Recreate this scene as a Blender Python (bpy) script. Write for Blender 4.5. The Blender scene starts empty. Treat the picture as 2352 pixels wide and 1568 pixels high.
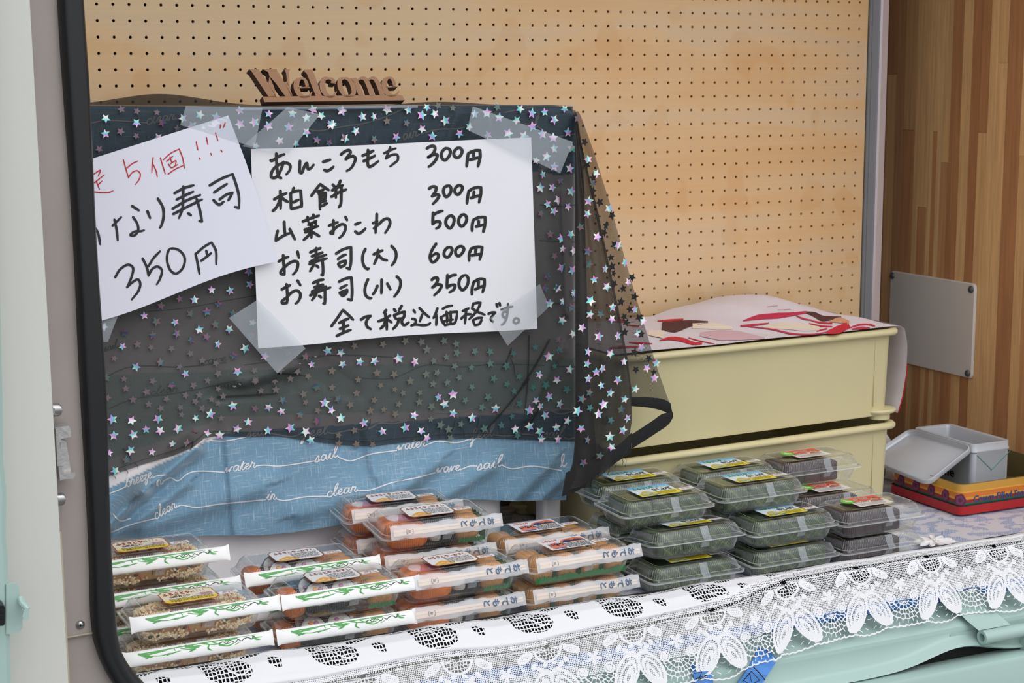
import bpy, math, random
import numpy as np
from mathutils import Vector, Matrix

# ------------------------------------------------------------------ camera, world, light, exposure
SC = bpy.context.scene
COL = SC.collection
F_PX = 3776.95                      # focal length in pixels of the 2352 x 1568 frame
YAW, PITCH, ROLL = -0.447590495, -0.158364903, 0.004313370
CAM = np.array([-0.65221, -3.12691, 1.55025])

def _rot(a, b, c):
    ca, sa, cb, sb, cc, s_ = math.cos(a), math.sin(a), math.cos(b), math.sin(b), math.cos(c), math.sin(c)
    Rz = np.array([[ca, -sa, 0], [sa, ca, 0], [0, 0, 1]])
    Rx = np.array([[1, 0, 0], [0, cb, -sb], [0, sb, cb]])
    Ry = np.array([[cc, 0, s_], [0, 1, 0], [-s_, 0, cc]])
    return Rz @ Rx @ Ry
ROT = _rot(YAW, PITCH, ROLL)
cam_d = bpy.data.cameras.new('camera')
cam = bpy.data.objects.new('camera', cam_d)
COL.objects.link(cam)
m = Matrix.Identity(4)
for r in range(3):
    m[r][0] = ROT[r, 0]; m[r][1] = ROT[r, 2]; m[r][2] = -ROT[r, 1]; m[r][3] = CAM[r]
cam.matrix_world = m
cam_d.sensor_fit = 'HORIZONTAL'
cam_d.sensor_width = 36.0
cam_d.lens = 36.0 * F_PX / 2352.0
cam_d.clip_start = 0.05
cam_d.dof.use_dof = True
cam_d.dof.focus_distance = 2.75
cam_d.dof.aperture_fstop = 13.0
SC.camera = cam

world = bpy.data.worlds.new('overcast_sky')
SC.world = world
world.use_nodes = True
wn, wl = world.node_tree.nodes, world.node_tree.links
wn.clear()
w_out = wn.new('ShaderNodeOutputWorld'); w_bg = wn.new('ShaderNodeBackground')
w_tc = wn.new('ShaderNodeTexCoord'); w_sep = wn.new('ShaderNodeSeparateXYZ'); w_rmp = wn.new('ShaderNodeValToRGB')
wl.new(w_tc.outputs['Generated'], w_sep.inputs[0])
wl.new(w_sep.outputs['Z'], w_rmp.inputs[0])
w_rmp.color_ramp.elements[0].position = 0.0
w_rmp.color_ramp.elements[0].color = (0.70, 0.72, 0.76, 1)
w_rmp.color_ramp.elements[1].position = 0.7
w_rmp.color_ramp.elements[1].color = (0.93, 0.97, 1.05, 1)
wl.new(w_rmp.outputs[0], w_bg.inputs[0])
w_bg.inputs[1].default_value = 1.15
wl.new(w_bg.outputs[0], w_out.inputs[0])

sun_d = bpy.data.lights.new('cloud_veiled_sun', 'SUN')   # sun behind the clouds: wide and weak
sun_d.energy = 1.0; sun_d.angle = math.radians(50); sun_d.color = (1.0, 0.97, 0.93)
sun = bpy.data.objects.new('cloud_veiled_sun', sun_d)
COL.objects.link(sun)
sun.location = (-2, -5, 6)
sun.rotation_euler = Vector((-0.22, 1.0, -1.0)).to_track_quat('-Z', 'Y').to_euler()

SC.view_settings.view_transform = 'Standard'
SC.view_settings.look = 'None'
SC.view_settings.exposure = 0.10
SC.view_settings.gamma = 1.0
SC.view_settings.use_curve_mapping = False
SC.cycles.transparent_max_bounces = 48
SC.cycles.max_bounces = 10
SC.cycles.glossy_bounces = 4
SC.cycles.transmission_bounces = 6

# ------------------------------------------------------------------ helpers
random.seed(7)
RNG = np.random.RandomState(11)
T = 0.646                                   # height of the counter top

def ray(x, y):
    return ROT @ np.array([(x - 1176) / F_PX, 1.0, -(y - 784) / F_PX])
def onY(x, y, Y):
    d = ray(x, y); return CAM + (Y - CAM[1]) / d[1] * d
def onZ(x, y, Z):
    d = ray(x, y); return CAM + (Z - CAM[2]) / d[2] * d
def onX(x, y, X):
    d = ray(x, y); return CAM + (X - CAM[0]) / d[0] * d

def lin(c):
    return tuple(((v / 255.0) / 12.92 if v / 255.0 <= 0.04045 else ((v / 255.0 + 0.055) / 1.055) ** 2.4) for v in c)

def nodes_of(name):
    mt = bpy.data.materials.new(name); mt.use_nodes = True
    nt = mt.node_tree
    return mt, nt, nt.nodes, nt.links, nt.nodes['Principled BSDF']

def mat(name, rgb, rough=0.5, metal=0.0, noise=0.0, scale=30.0, bump=0.0, bscale=200.0, stretch=None, trans=0.0, spec=None, sheen=0.0):
    mt, nt, N, L, P = nodes_of(name)
    c = lin(rgb)
    P.inputs['Base Color'].default_value = (*c, 1)
    P.inputs['Roughness'].default_value = rough
    P.inputs['Metallic'].default_value = metal
    if spec is not None: P.inputs['Specular IOR Level'].default_value = spec
    if sheen: P.inputs['Sheen Weight'].default_value = sheen
    if noise or bump:
        tc = N.new('ShaderNodeTexCoord'); mp = N.new('ShaderNodeMapping')
        L.new(tc.outputs['Object'], mp.inputs[0])
        if stretch: mp.inputs['Scale'].default_value = stretch
    if noise:
        nz = N.new('ShaderNodeTexNoise'); nz.inputs['Scale'].default_value = scale; nz.inputs['Detail'].default_value = 5
        L.new(mp.outputs[0], nz.inputs['Vector'])
        rp = N.new('ShaderNodeValToRGB')
        rp.color_ramp.elements[0].position = 0.3; rp.color_ramp.elements[1].position = 0.7
        rp.color_ramp.elements[0].color = (*[v * (1 - noise) for v in c], 1)
        rp.color_ramp.elements[1].color = (*[min(1, v * (1 + noise)) for v in c], 1)
        L.new(nz.outputs[0], rp.inputs[0]); L.new(rp.outputs[0], P.inputs['Base Color'])
    if bump:
        nb = N.new('ShaderNodeTexNoise'); nb.inputs['Scale'].default_value = bscale
        L.new(mp.outputs[0], nb.inputs['Vector'])
        bp = N.new('ShaderNodeBump'); bp.inputs['Strength'].default_value = bump; bp.inputs['Distance'].default_value = 0.002
        L.new(nb.outputs[0], bp.inputs['Height']); L.new(bp.outputs[0], P.inputs['Normal'])
    return mt

def mat_vc(name, rough=0.5, noise=0.0, scale=80.0, spec=None, bump=0.0, bscale=300):
    """colour comes from the per-corner attribute Col (each printed shape or piece has its own flat colour)"""
    mt, nt, N, L, P = nodes_of(name)
    at = N.new('ShaderNodeAttribute'); at.attribute_name = 'Col'
    P.inputs['Roughness'].default_value = rough
    if spec is not None: P.inputs['Specular IOR Level'].default_value = spec
    out = at.outputs['Color']
    if noise:
        tc = N.new('ShaderNodeTexCoord'); nz = N.new('ShaderNodeTexNoise')
        nz.inputs['Scale'].default_value = scale; nz.inputs['Detail'].default_value = 4
        L.new(tc.outputs['Object'], nz.inputs['Vector'])
        mr = N.new('ShaderNodeMapRange'); mr.inputs[1].default_value = 0.3; mr.inputs[2].default_value = 0.7
        mr.inputs[3].default_value = 1 - noise; mr.inputs[4].default_value = 1 + noise
        L.new(nz.outputs[0], mr.inputs[0])
        vm = N.new('ShaderNodeVectorMath'); vm.operation = 'SCALE'
        L.new(out, vm.inputs[0]); L.new(mr.outputs[0], vm.inputs['Scale'])
        out = vm.outputs[0]
    L.new(out, P.inputs['Base Color'])
    if bump:
        tc2 = N.new('ShaderNodeTexCoord'); nb = N.new('ShaderNodeTexNoise'); nb.inputs['Scale'].default_value = bscale
        L.new(tc2.outputs['Object'], nb.inputs['Vector'])
        bp = N.new('ShaderNodeBump'); bp.inputs['Strength'].default_value = bump; bp.inputs['Distance'].default_value = 0.001
        L.new(nb.outputs[0], bp.inputs['Height']); L.new(bp.outputs[0], P.inputs['Normal'])
    return mt

class MB:
    """mesh builder: collects vertices, faces and one colour per face"""
    def __init__(s): s.v = []; s.f = []; s.c = []
    def add(s, vs, fs, col=(200, 200, 200)):
        o = len(s.v); s.v.extend([tuple(float(q) for q in p) for p in vs])
        s.f.extend([tuple(o + i for i in f) for f in fs]); s.c.extend([col] * len(fs))
        return s
    def box(s, x0, x1, y0, y1, z0, z1, col=(200, 200, 200)):
        vs = [(x, y, z) for z in (z0, z1) for y in (y0, y1) for x in (x0, x1)]
        return s.add(vs, [(0, 2, 3, 1), (4, 5, 7, 6), (0, 1, 5, 4), (2, 6, 7, 3), (0, 4, 6, 2), (1, 3, 7, 5)], col)
    def rbox(s, x0, x1, y0, y1, z0, z1, r=0.004, col=(200, 200, 200), n=3, top=None):
        """box with rounded vertical edges and a chamfered top and bottom"""
        c = r * 0.5
        lv = [(z0, c), (z0 + c, 0), (z1 - c, 0), (z1, c)]
        rings = []
        for z, ins in lv:
            rings.append([(x, y, z) for x, y in rrect((x0 + x1) / 2, (y0 + y1) / 2, (x1 - x0) - 2 * ins, (y1 - y0) - 2 * ins, max(r - ins, 1e-4), n)])
        return s.rings(rings, col, cap0=True, cap1=True)
    def rings(s, rings, col=(200, 200, 200), cap0=False, cap1=False, closed=True):
        n = len(rings[0]); vs = [p for r_ in rings for p in r_]; fs = []
        for k in range(len(rings) - 1):
            for i in range(n if closed else n - 1):
                j = (i + 1) % n
                fs.append((k * n + i, k * n + j, (k + 1) * n + j, (k + 1) * n + i))
        if cap0: fs.append(tuple(range(n - 1, -1, -1)))
        if cap1: fs.append(tuple((len(rings) - 1) * n + i for i in range(n)))
        return s.add(vs, fs, col)
    def grid(s, P, col=(200, 200, 200)):
        """P: array [rows][cols] of points"""
        R_, C_ = len(P), len(P[0])
        vs = [P[i][j] for i in range(R_) for j in range(C_)]
        fs = [(i * C_ + j, i * C_ + j + 1, (i + 1) * C_ + j + 1, (i + 1) * C_ + j) for i in range(R_ - 1) for j in range(C_ - 1)]
        return s.add(vs, fs, col)
    def tube(s, pts, r, n=8, col=(200, 200, 200), caps=True):
        pts = [np.array(p, float) for p in pts]
        rad = r if hasattr(r, '__len__') else [r] * len(pts)
        rings = []
        up = np.array([0.0, 0, 1])
        for i, p in enumerate(pts):
            t = pts[min(i + 1, len(pts) - 1)] - pts[max(i - 1, 0)]
            t = t / (np.linalg.norm(t) + 1e-12)
            a = np.cross(t, up)
            if np.linalg.norm(a) < 0.2: a = np.cross(t, np.array([0, 1.0, 0]))
            a /= np.linalg.norm(a); b = np.cross(a, t)
            rings.append([p + rad[i] * (math.cos(q) * a + math.sin(q) * b) for q in [2 * math.pi * k / n for k in range(n)]])
        return s.rings(rings, col, cap0=caps, cap1=caps)
    def ellipsoid(s, c, r, nu=10, nv=6, col=(200, 200, 200), e=1.0, R=None):
        c = np.array(c, float); rings = []
        def sg(v, p): return math.copysign(abs(v) ** p, v)
        for k in range(1, nv):
            ph = -math.pi / 2 + math.pi * k / nv
            ring = []
            for i in range(nu):
                th = 2 * math.pi * i / nu
                p = np.array([r[0] * sg(math.cos(ph), e) * sg(math.cos(th), e), r[1] * sg(math.cos(ph), e) * sg(math.sin(th), e), r[2] * sg(math.sin(ph), e)])
                if R is not None: p = R @ p
                ring.append(c + p)
            rings.append(ring)
        bot = np.array([0, 0, -r[2]]); top = np.array([0, 0, r[2]])
        if R is not None: bot = R @ bot; top = R @ top
        vs = [p for q in rings for p in q] + [c + bot, c + top]
        n = nu; fs = []
        for k in range(len(rings) - 1):
            for i in range(n):
                j = (i + 1) % n
                fs.append((k * n + i, k * n + j, (k + 1) * n + j, (k + 1) * n + i))
        b = len(vs) - 2; m_ = (len(rings) - 1) * n
        for i in range(n):
            j = (i + 1) % n
            fs.append((j, i, b)); fs.append((m_ + i, m_ + j, b + 1))
        return s.add(vs, fs, col)
    def xform(s, M):
        s.v = [tuple(M @ Vector(p)) for p in s.v]; return s
    def build(s, name, material, parent=None, smooth=False, origin='base', label=None, cat=None, group=None, kind=None, auto=None):
        V = np.array(s.v, dtype=float)
        loc = np.zeros(3)
        if parent is None and origin == 'base':
            loc = np.array([(V[:, 0].min() + V[:, 0].max()) / 2, (V[:, 1].min() + V[:, 1].max()) / 2, V[:, 2].min()])
            V = V - loc
        elif parent is not None and origin == 'base':
            pw = np.array(parent.get('_w', (0.0, 0.0, 0.0)))
            V = V - pw
        me = bpy.data.meshes.new(name)
        me.from_pydata(V.tolist(), [], s.f)
        cols = [(*lin(c), 1.0) for c in s.c]
        at = me.color_attributes.new('Col', 'FLOAT_COLOR', 'CORNER')
        flat = []
        if getattr(s, 'vcol', None):
            vc_ = [(*lin(c), 1.0) for c in s.vcol]
            for f in s.f:
                for i in f: flat.extend(vc_[i])
        else:
            for f, c in zip(s.f, cols): flat.extend(list(c) * len(f))
        at.data.foreach_set('color', flat)
        if smooth:
            me.polygons.foreach_set('use_smooth', [True] * len(me.polygons))
            if auto: me.set_sharp_from_angle(angle=math.radians(auto))
        me.materials.append(material)
        o = bpy.data.objects.new(name, me); COL.objects.link(o)
        if parent is None:
            o.location = loc
            if origin == 'base': o['_w'] = loc.tolist()
        else: o.parent = parent
        tag(o, label, cat, group, kind)
        return o

def tag(o, label=None, cat=None, group=None, kind=None):
    if label: o['label'] = label
    if cat: o['category'] = cat
    if group: o['group'] = group
    if kind: o['kind'] = kind
    return o

def empty(name, loc, label=None, cat=None, group=None, rot=(0, 0, 0), kind=None, world_parts=False):
    o = bpy.data.objects.new(name, None); COL.objects.link(o)
    o.location = loc; o.rotation_euler = rot; o.empty_display_size = 0.02
    if world_parts: o['_w'] = [float(v) for v in loc]
    return tag(o, label, cat, group, kind)

def kids(o): return [c for c in bpy.data.objects if c.parent is o]
def copy_tree(o, parent=None):
    c = o.copy(); COL.objects.link(c)
    if parent is not None: c.parent = parent
    for ch in list(o.children): copy_tree(ch, c)
    return c

def rrect(cx, cy, w, d, r, n=4):
    pts = []
    for (sx, sy, a0) in ((1, 1, 0), (-1, 1, 90), (-1, -1, 180), (1, -1, 270)):
        ox, oy = cx + sx * (w / 2 - r), cy + sy * (d / 2 - r)
        for k in range(n + 1):
            a = math.radians(a0 + 90 * k / n)
            pts.append((ox + r * math.cos(a), oy + r * math.sin(a)))
    return pts

def catmull(pts, sub=6):
    P = [np.array(p, float) for p in pts]
    if len(P) < 3: return P
    closed = np.linalg.norm(P[0] - P[-1]) < 1e-6
    out = []
    n = len(P)
    for i in range(n - 1):
        p1, p2 = P[i], P[i + 1]
        p0 = P[i - 1] if i > 0 else (P[-2] if closed else 2 * p1 - p2)
        p3 = P[i + 2] if i + 2 < n else (P[1] if closed else 2 * p2 - p1)
        d01, d12, d23 = [max(np.linalg.norm(a), 1e-6) ** 0.5 for a in (p1 - p0, p2 - p1, p3 - p2)]
        m1 = (p2 - p1) + d12 * ((p1 - p0) / d01 - (p2 - p0) / (d01 + d12))
        m2 = (p2 - p1) + d12 * ((p3 - p2) / d23 - (p3 - p1) / (d12 + d23))
        for k in range(sub):
            t = k / sub
            out.append((2 * t**3 - 3 * t**2 + 1) * p1 + (t**3 - 2 * t**2 + t) * m1 + (-2 * t**3 + 3 * t**2) * p2 + (t**3 - t**2) * m2)
    out.append(P[-1])
    return out

def ribbon2d(pts, w, sub=6, taper=0.75):
    """2D stroke with rounded ends -> (verts2d, faces); w may vary a little along the stroke like a brush"""
    q = catmull(pts, sub) if len(pts) > 2 else [np.array(pts[0], float), (np.array(pts[0], float) + np.array(pts[1], float)) / 2, np.array(pts[-1], float)]
    n = len(q); L_, R_ = [], []
    for i, p in enumerate(q):
        t = q[min(i + 1, n - 1)] - q[max(i - 1, 0)]
        t = t / (np.linalg.norm(t) + 1e-9); nr = np.array([-t[1], t[0]])
        f = i / (n - 1); ww = w * 0.5 * (1.0 if f < 0.8 else 1.0 - (1 - taper) * (f - 0.8) / 0.2)
        L_.append(p + nr * ww); R_.append(p - nr * ww)
    t0 = q[1] - q[0]; t0 = t0 / (np.linalg.norm(t0) + 1e-9); t1 = q[-1] - q[-2]; t1 = t1 / (np.linalg.norm(t1) + 1e-9)
    vs = L_ + R_
    fs = [(i, i + 1, n + i + 1, n + i) for i in range(n - 1)]
    a = len(vs); vs += [q[0] - t0 * w * 0.38 + np.array([-t0[1], t0[0]]) * w * 0.2, q[0] - t0 * w * 0.38 - np.array([-t0[1], t0[0]]) * w * 0.2]
    fs.append((a, 0, n, a + 1))
    b = len(vs); vs += [q[-1] + t1 * w * 0.25]
    fs.append((n - 1, b, 2 * n - 1))
    return vs, fs

_glyph_cache = {}
def glyphs(text, bold=0.0, shear=0.0):
    """text outlines as a flat mesh, cap height about 0.7; returns verts2d, faces"""
    k = (text, bold, shear)
    if k not in _glyph_cache:
        cu = bpy.data.curves.new('tmp_text', 'FONT'); cu.body = text; cu.size = 1.0
        cu.offset = bold; cu.shear = shear; cu.resolution_u = 2; cu.fill_mode = 'FRONT'; cu.dimensions = '2D'
        ob = bpy.data.objects.new('tmp_text', cu); COL.objects.link(ob)
        dg = bpy.context.evaluated_depsgraph_get()
        me = ob.evaluated_get(dg).to_mesh()
        vs = [(v.co.x, v.co.y) for v in me.vertices]; fs = [tuple(p.vertices) for p in me.polygons]
        ob.evaluated_get(dg).to_mesh_clear()
        bpy.data.objects.remove(ob); bpy.data.curves.remove(cu)
        _glyph_cache[k] = (vs, fs)
    return _glyph_cache[k]

def put_text(mb, text, fn, x, y, size, col, rot=0.0, bold=0.0, width=None, shear=0.0):
    """writes text with its lower left at (x, y); fn maps 2D points to 3D"""
    vs, fs = glyphs(text, bold, shear)
    if not vs: return
    A = np.array(vs); x0, x1 = A[:, 0].min(), A[:, 0].max()
    sx = size if width is None else width / (x1 - x0)
    ca, sa = math.cos(rot), math.sin(rot)
    pts = []
    for (a, b) in vs:
        u, v = (a - x0) * sx, b * size
        pts.append(fn(x + u * ca - v * sa, y + u * sa + v * ca))
    mb.add(pts, fs, col)

# ------------------------------------------------------------------ materials
def m_plastic(name, tint=(0.965, 0.97, 0.97), gl=0.13, rough=0.07, base_=0.04):
    mt = bpy.data.materials.new(name); mt.use_nodes = True
    N, L = mt.node_tree.nodes, mt.node_tree.links
    N.clear()
    out = N.new('ShaderNodeOutputMaterial'); mx = N.new('ShaderNodeMixShader'); tr = N.new('ShaderNodeBsdfTransparent')
    g = N.new('ShaderNodeBsdfGlossy'); lw = N.new('ShaderNodeLayerWeight'); mr = N.new('ShaderNodeMapRange')
    tr.inputs[0].default_value = (*tint, 1); g.inputs['Roughness'].default_value = rough
    g.inputs[0].default_value = (1, 1, 1, 1)
    lw.inputs[0].default_value = 0.35
    mr.inputs[3].default_value = base_; mr.inputs[4].default_value = gl * 3
    L.new(lw.outputs['Facing'], mr.inputs[0])
    L.new(mr.outputs[0], mx.inputs[0]); L.new(tr.outputs[0], mx.inputs[1]); L.new(g.outputs[0], mx.inputs[2])
    L.new(mx.outputs[0], out.inputs[0])
    return mt

def m_sheer(name, rgb, alpha, rough=0.8, weave=0.0, transl=0.0, scale=1.0):
    """sheer cloth or tape: part of the light passes straight through"""
    mt = bpy.data.materials.new(name); mt.use_nodes = True
    N, L = mt.node_tree.nodes, mt.node_tree.links
    P = N['Principled BSDF']; out = N['Material Output']
    P.inputs['Base Color'].default_value = (*lin(rgb), 1); P.inputs['Roughness'].default_value = rough
    tr = N.new('ShaderNodeBsdfTransparent'); mx = N.new('ShaderNodeMixShader')
    mx.inputs[0].default_value = alpha
    if weave:
        tc = N.new('ShaderNodeTexCoord'); wv = N.new('ShaderNodeTexWave'); wv.inputs['Scale'].default_value = 260 * scale
        wv.inputs['Distortion'].default_value = 1.5; wv.bands_direction = 'DIAGONAL'
        L.new(tc.outputs['Object'], wv.inputs['Vector'])
        mr = N.new('ShaderNodeMapRange'); mr.inputs[3].default_value = alpha - weave; mr.inputs[4].default_value = alpha + weave
        L.new(wv.outputs[0], mr.inputs[0]); L.new(mr.outputs[0], mx.inputs[0])
    L.new(tr.outputs[0], mx.inputs[1]); L.new(P.outputs[0], mx.inputs[2]); L.new(mx.outputs[0], out.inputs[0])
    return mt

def m_wood_strips():
    mt, nt, N, L, P = nodes_of('laminated_pine')
    tc = N.new('ShaderNodeTexCoord'); oi = N.new('ShaderNodeObjectInfo')
    mp = N.new('ShaderNodeMapping'); mp.inputs['Scale'].default_value = (1, 1, 0.05)
    L.new(tc.outputs['Object'], mp.inputs[0])
    off = N.new('ShaderNodeVectorMath'); off.operation = 'ADD'
    sc_ = N.new('ShaderNodeVectorMath'); sc_.operation = 'SCALE'; sc_.inputs['Scale'].default_value = 37.0
    cb = N.new('ShaderNodeCombineXYZ'); L.new(oi.outputs['Random'], cb.inputs[0]); L.new(oi.outputs['Random'], cb.inputs[1]); L.new(oi.outputs['Random'], cb.inputs[2])
    L.new(cb.outputs[0], sc_.inputs[0]); L.new(mp.outputs[0], off.inputs[0]); L.new(sc_.outputs[0], off.inputs[1])
    nz = N.new('ShaderNodeTexNoise'); nz.inputs['Scale'].default_value = 110; nz.inputs['Detail'].default_value = 6; nz.inputs['Roughness'].default_value = 0.6
    L.new(off.outputs[0], nz.inputs['Vector'])
    base = N.new('ShaderNodeValToRGB')                      # each strip has its own tone
    els = base.color_ramp.elements
    els[0].position = 0.0; els[0].color = (*lin((172, 120, 76)), 1)
    els[1].position = 1.0; els[1].color = (*lin((210, 164, 110)), 1)
    for p_, c_ in ((0.28, (190, 134, 86)), (0.34, (216, 168, 112)), (0.62, (228, 182, 126)), (0.7, (198, 140, 90)), (0.85, (178, 124, 80))):
        e = els.new(p_); e.color = (*lin(c_), 1)
    L.new(oi.outputs['Color'], base.inputs[0])
    mr = N.new('ShaderNodeMapRange'); mr.inputs[1].default_value = 0.3; mr.inputs[2].default_value = 0.7; mr.inputs[3].default_value = 0.80; mr.inputs[4].default_value = 1.15
    L.new(nz.outputs[0], mr.inputs[0])
    mul = N.new('ShaderNodeVectorMath'); mul.operation = 'SCALE'
    L.new(base.outputs[0], mul.inputs[0]); L.new(mr.outputs[0], mul.inputs['Scale'])
    vo = N.new('ShaderNodeTexVoronoi'); vo.inputs['Scale'].default_value = 5.5   # knots
    mp2 = N.new('ShaderNodeMapping'); mp2.inputs['Scale'].default_value = (1, 1, 0.62)
    L.new(tc.outputs['Object'], mp2.inputs[0]); off2 = N.new('ShaderNodeVectorMath'); off2.operation = 'ADD'
    L.new(mp2.outputs[0], off2.inputs[0]); L.new(sc_.outputs[0], off2.inputs[1]); L.new(off2.outputs[0], vo.inputs['Vector'])
    kr = N.new('ShaderNodeValToRGB'); kr.color_ramp.elements[0].position = 0.035; kr.color_ramp.elements[0].color = (0.16, 0.13, 0.11, 1)
    kr.color_ramp.elements[1].position = 0.11; kr.color_ramp.elements[1].color = (1, 1, 1, 1)
    L.new(vo.outputs['Distance'], kr.inputs[0])
    mx = N.new('ShaderNodeMix'); mx.data_type = 'RGBA'; mx.blend_type = 'MULTIPLY'; mx.inputs[0].default_value = 1.0
    L.new(mul.outputs[0], mx.inputs[6]); L.new(kr.outputs[0], mx.inputs[7])
    L.new(mx.outputs[2], P.inputs['Base Color'])
    P.inputs['Roughness'].default_value = 0.45
    return mt

def m_ply():
    mt, nt, N, L, P = nodes_of('birch_plywood')
    tc = N.new('ShaderNodeTexCoord')
    mp = N.new('ShaderNodeMapping'); mp.inputs['Scale'].default_value = (0.35, 1, 2.2)
    L.new(tc.outputs['Object'], mp.inputs[0])
    nz = N.new('ShaderNodeTexNoise'); nz.inputs['Scale'].default_value = 3.2; nz.inputs['Detail'].default_value = 4; nz.inputs['Distortion'].default_value = 0.6
    L.new(mp.outputs[0], nz.inputs['Vector'])
    rp = N.new('ShaderNodeValToRGB'); e = rp.color_ramp.elements
    e[0].position = 0.36; e[0].color = (*lin((226, 182, 130)), 1)
    e[1].position = 0.6; e[1].color = (*lin((226, 194, 150)), 1)
    x = e.new(0.47); x.color = (*lin((228, 190, 142)), 1)
    x = e.new(0.52); x.color = (*lin((224, 192, 152)), 1)
    L.new(nz.outputs[0], rp.inputs[0])
    mp2 = N.new('ShaderNodeMapping'); mp2.inputs['Scale'].default_value = (3, 3, 130)
    L.new(tc.outputs['Object'], mp2.inputs[0])
    n2 = N.new('ShaderNodeTexNoise'); n2.inputs['Scale'].default_value = 1.6; n2.inputs['Detail'].default_value = 4
    L.new(mp2.outputs[0], n2.inputs['Vector'])
    mr = N.new('ShaderNodeMapRange'); mr.inputs[3].default_value = 0.94; mr.inputs[4].default_value = 1.05
    L.new(n2.outputs[0], mr.inputs[0])
    # blotches of bare veneer
    vo = N.new('ShaderNodeTexNoise'); vo.inputs['Scale'].default_value = 9.0; vo.inputs['Detail'].default_value = 1
    L.new(tc.outputs['Object'], vo.inputs['Vector'])
    kr = N.new('ShaderNodeValToRGB'); kr.color_ramp.elements[0].position = 0.60; kr.color_ramp.elements[0].color = (1, 1, 1, 1)
    kr.color_ramp.elements[1].position = 0.64; kr.color_ramp.elements[1].color = (0.97, 0.92, 0.86, 1)
    L.new(vo.outputs[0], kr.inputs[0])
    mul = N.new('ShaderNodeVectorMath'); mul.operation = 'SCALE'
    L.new(rp.outputs[0], mul.inputs[0]); L.new(mr.outputs[0], mul.inputs['Scale'])
    mx = N.new('ShaderNodeMix'); mx.data_type = 'RGBA'; mx.blend_type = 'MULTIPLY'; mx.inputs[0].default_value = 1.0
    L.new(mul.outputs[0], mx.inputs[6]); L.new(kr.outputs[0], mx.inputs[7])
    L.new(mx.outputs[2], P.inputs['Base Color'])
    P.inputs['Roughness'].default_value = 0.42
    return mt

def m_bluecloth():
    """blue slub cotton; colour bands come from Col, white slub threads from stretched noise"""
    mt, nt, N, L, P = nodes_of('blue_banded_cotton')
    at = N.new('ShaderNodeAttribute'); at.attribute_name = 'Col'
    tc = N.new('ShaderNodeTexCoord')
    sums = []
    for stretch in ((700, 10, 35), (28, 10, 620)):
        mp = N.new('ShaderNodeMapping'); mp.inputs['Scale'].default_value = stretch
        L.new(tc.outputs['Object'], mp.inputs[0])
        nz = N.new('ShaderNodeTexNoise'); nz.inputs['Scale'].default_value = 1.0; nz.inputs['Detail'].default_value = 3; nz.inputs['Roughness'].default_value = 0.7
        L.new(mp.outputs[0], nz.inputs['Vector'])
        mr = N.new('ShaderNodeMapRange'); mr.inputs[1].default_value = 0.57; mr.inputs[2].default_value = 0.72
        L.new(nz.outputs[0], mr.inputs[0]); sums.append(mr)
    ad = N.new('ShaderNodeMath'); ad.operation = 'MAXIMUM'
    L.new(sums[0].outputs[0], ad.inputs[0]); L.new(sums[1].outputs[0], ad.inputs[1])
    sc_ = N.new('ShaderNodeMath'); sc_.operation = 'MULTIPLY'; sc_.inputs[1].default_value = 0.5
    L.new(ad.outputs[0], sc_.inputs[0])
    mx = N.new('ShaderNodeMix'); mx.data_type = 'RGBA'
    L.new(sc_.outputs[0], mx.inputs[0]); L.new(at.outputs['Color'], mx.inputs[6]); mx.inputs[7].default_value = (0.75, 0.8, 0.85, 1)
    L.new(mx.outputs[2], P.inputs['Base Color'])
    P.inputs['Roughness'].default_value = 0.75
    P.inputs['Sheen Weight'].default_value = 0.25
    return mt

def m_star(name, seed, bright=True):
    """holographic foil: rainbow sheen painted as bands over a silver base"""
    mt, nt, N, L, P = nodes_of(name)
    tc = N.new('ShaderNodeTexCoord'); oi = N.new('ShaderNodeObjectInfo')
    mp = N.new('ShaderNodeMapping'); mp.inputs['Rotation'].default_value = (0, 0.6 + seed, 0)
    L.new(tc.outputs['Object'], mp.inputs[0])
    sp = N.new('ShaderNodeSeparateXYZ'); L.new(mp.outputs[0], sp.inputs[0])
    ml = N.new('ShaderNodeMath'); ml.operation = 'MULTIPLY'; ml.inputs[1].default_value = 0.42 + 0.12 * seed
    L.new(sp.outputs['Z'], ml.inputs[0])
    ad = N.new('ShaderNodeMath'); ad.operation = 'MULTIPLY_ADD'; ad.inputs[1].default_value = 7.0
    L.new(oi.outputs['Random'], ad.inputs[0]); L.new(ml.outputs[0], ad.inputs[2])
    fr = N.new('ShaderNodeMath'); fr.operation = 'FRACT'; L.new(ad.outputs[0], fr.inputs[0])
    rp = N.new('ShaderNodeValToRGB'); e = rp.color_ramp.elements
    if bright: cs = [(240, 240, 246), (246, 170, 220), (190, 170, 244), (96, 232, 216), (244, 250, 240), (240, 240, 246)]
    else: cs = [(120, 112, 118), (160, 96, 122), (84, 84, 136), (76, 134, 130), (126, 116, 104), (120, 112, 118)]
    e[0].color = (*lin(cs[0]), 1); e[1].color = (*lin(cs[-1]), 1)
    for i, p_ in enumerate((0.22, 0.42, 0.62, 0.8)):
        x = e.new(p_); x.color = (*lin(cs[i + 1]), 1)
    L.new(fr.outputs[0], rp.inputs[0]); L.new(rp.outputs[0], P.inputs['Base Color'])
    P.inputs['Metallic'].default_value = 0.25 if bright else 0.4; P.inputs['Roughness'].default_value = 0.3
    return mt

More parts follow.
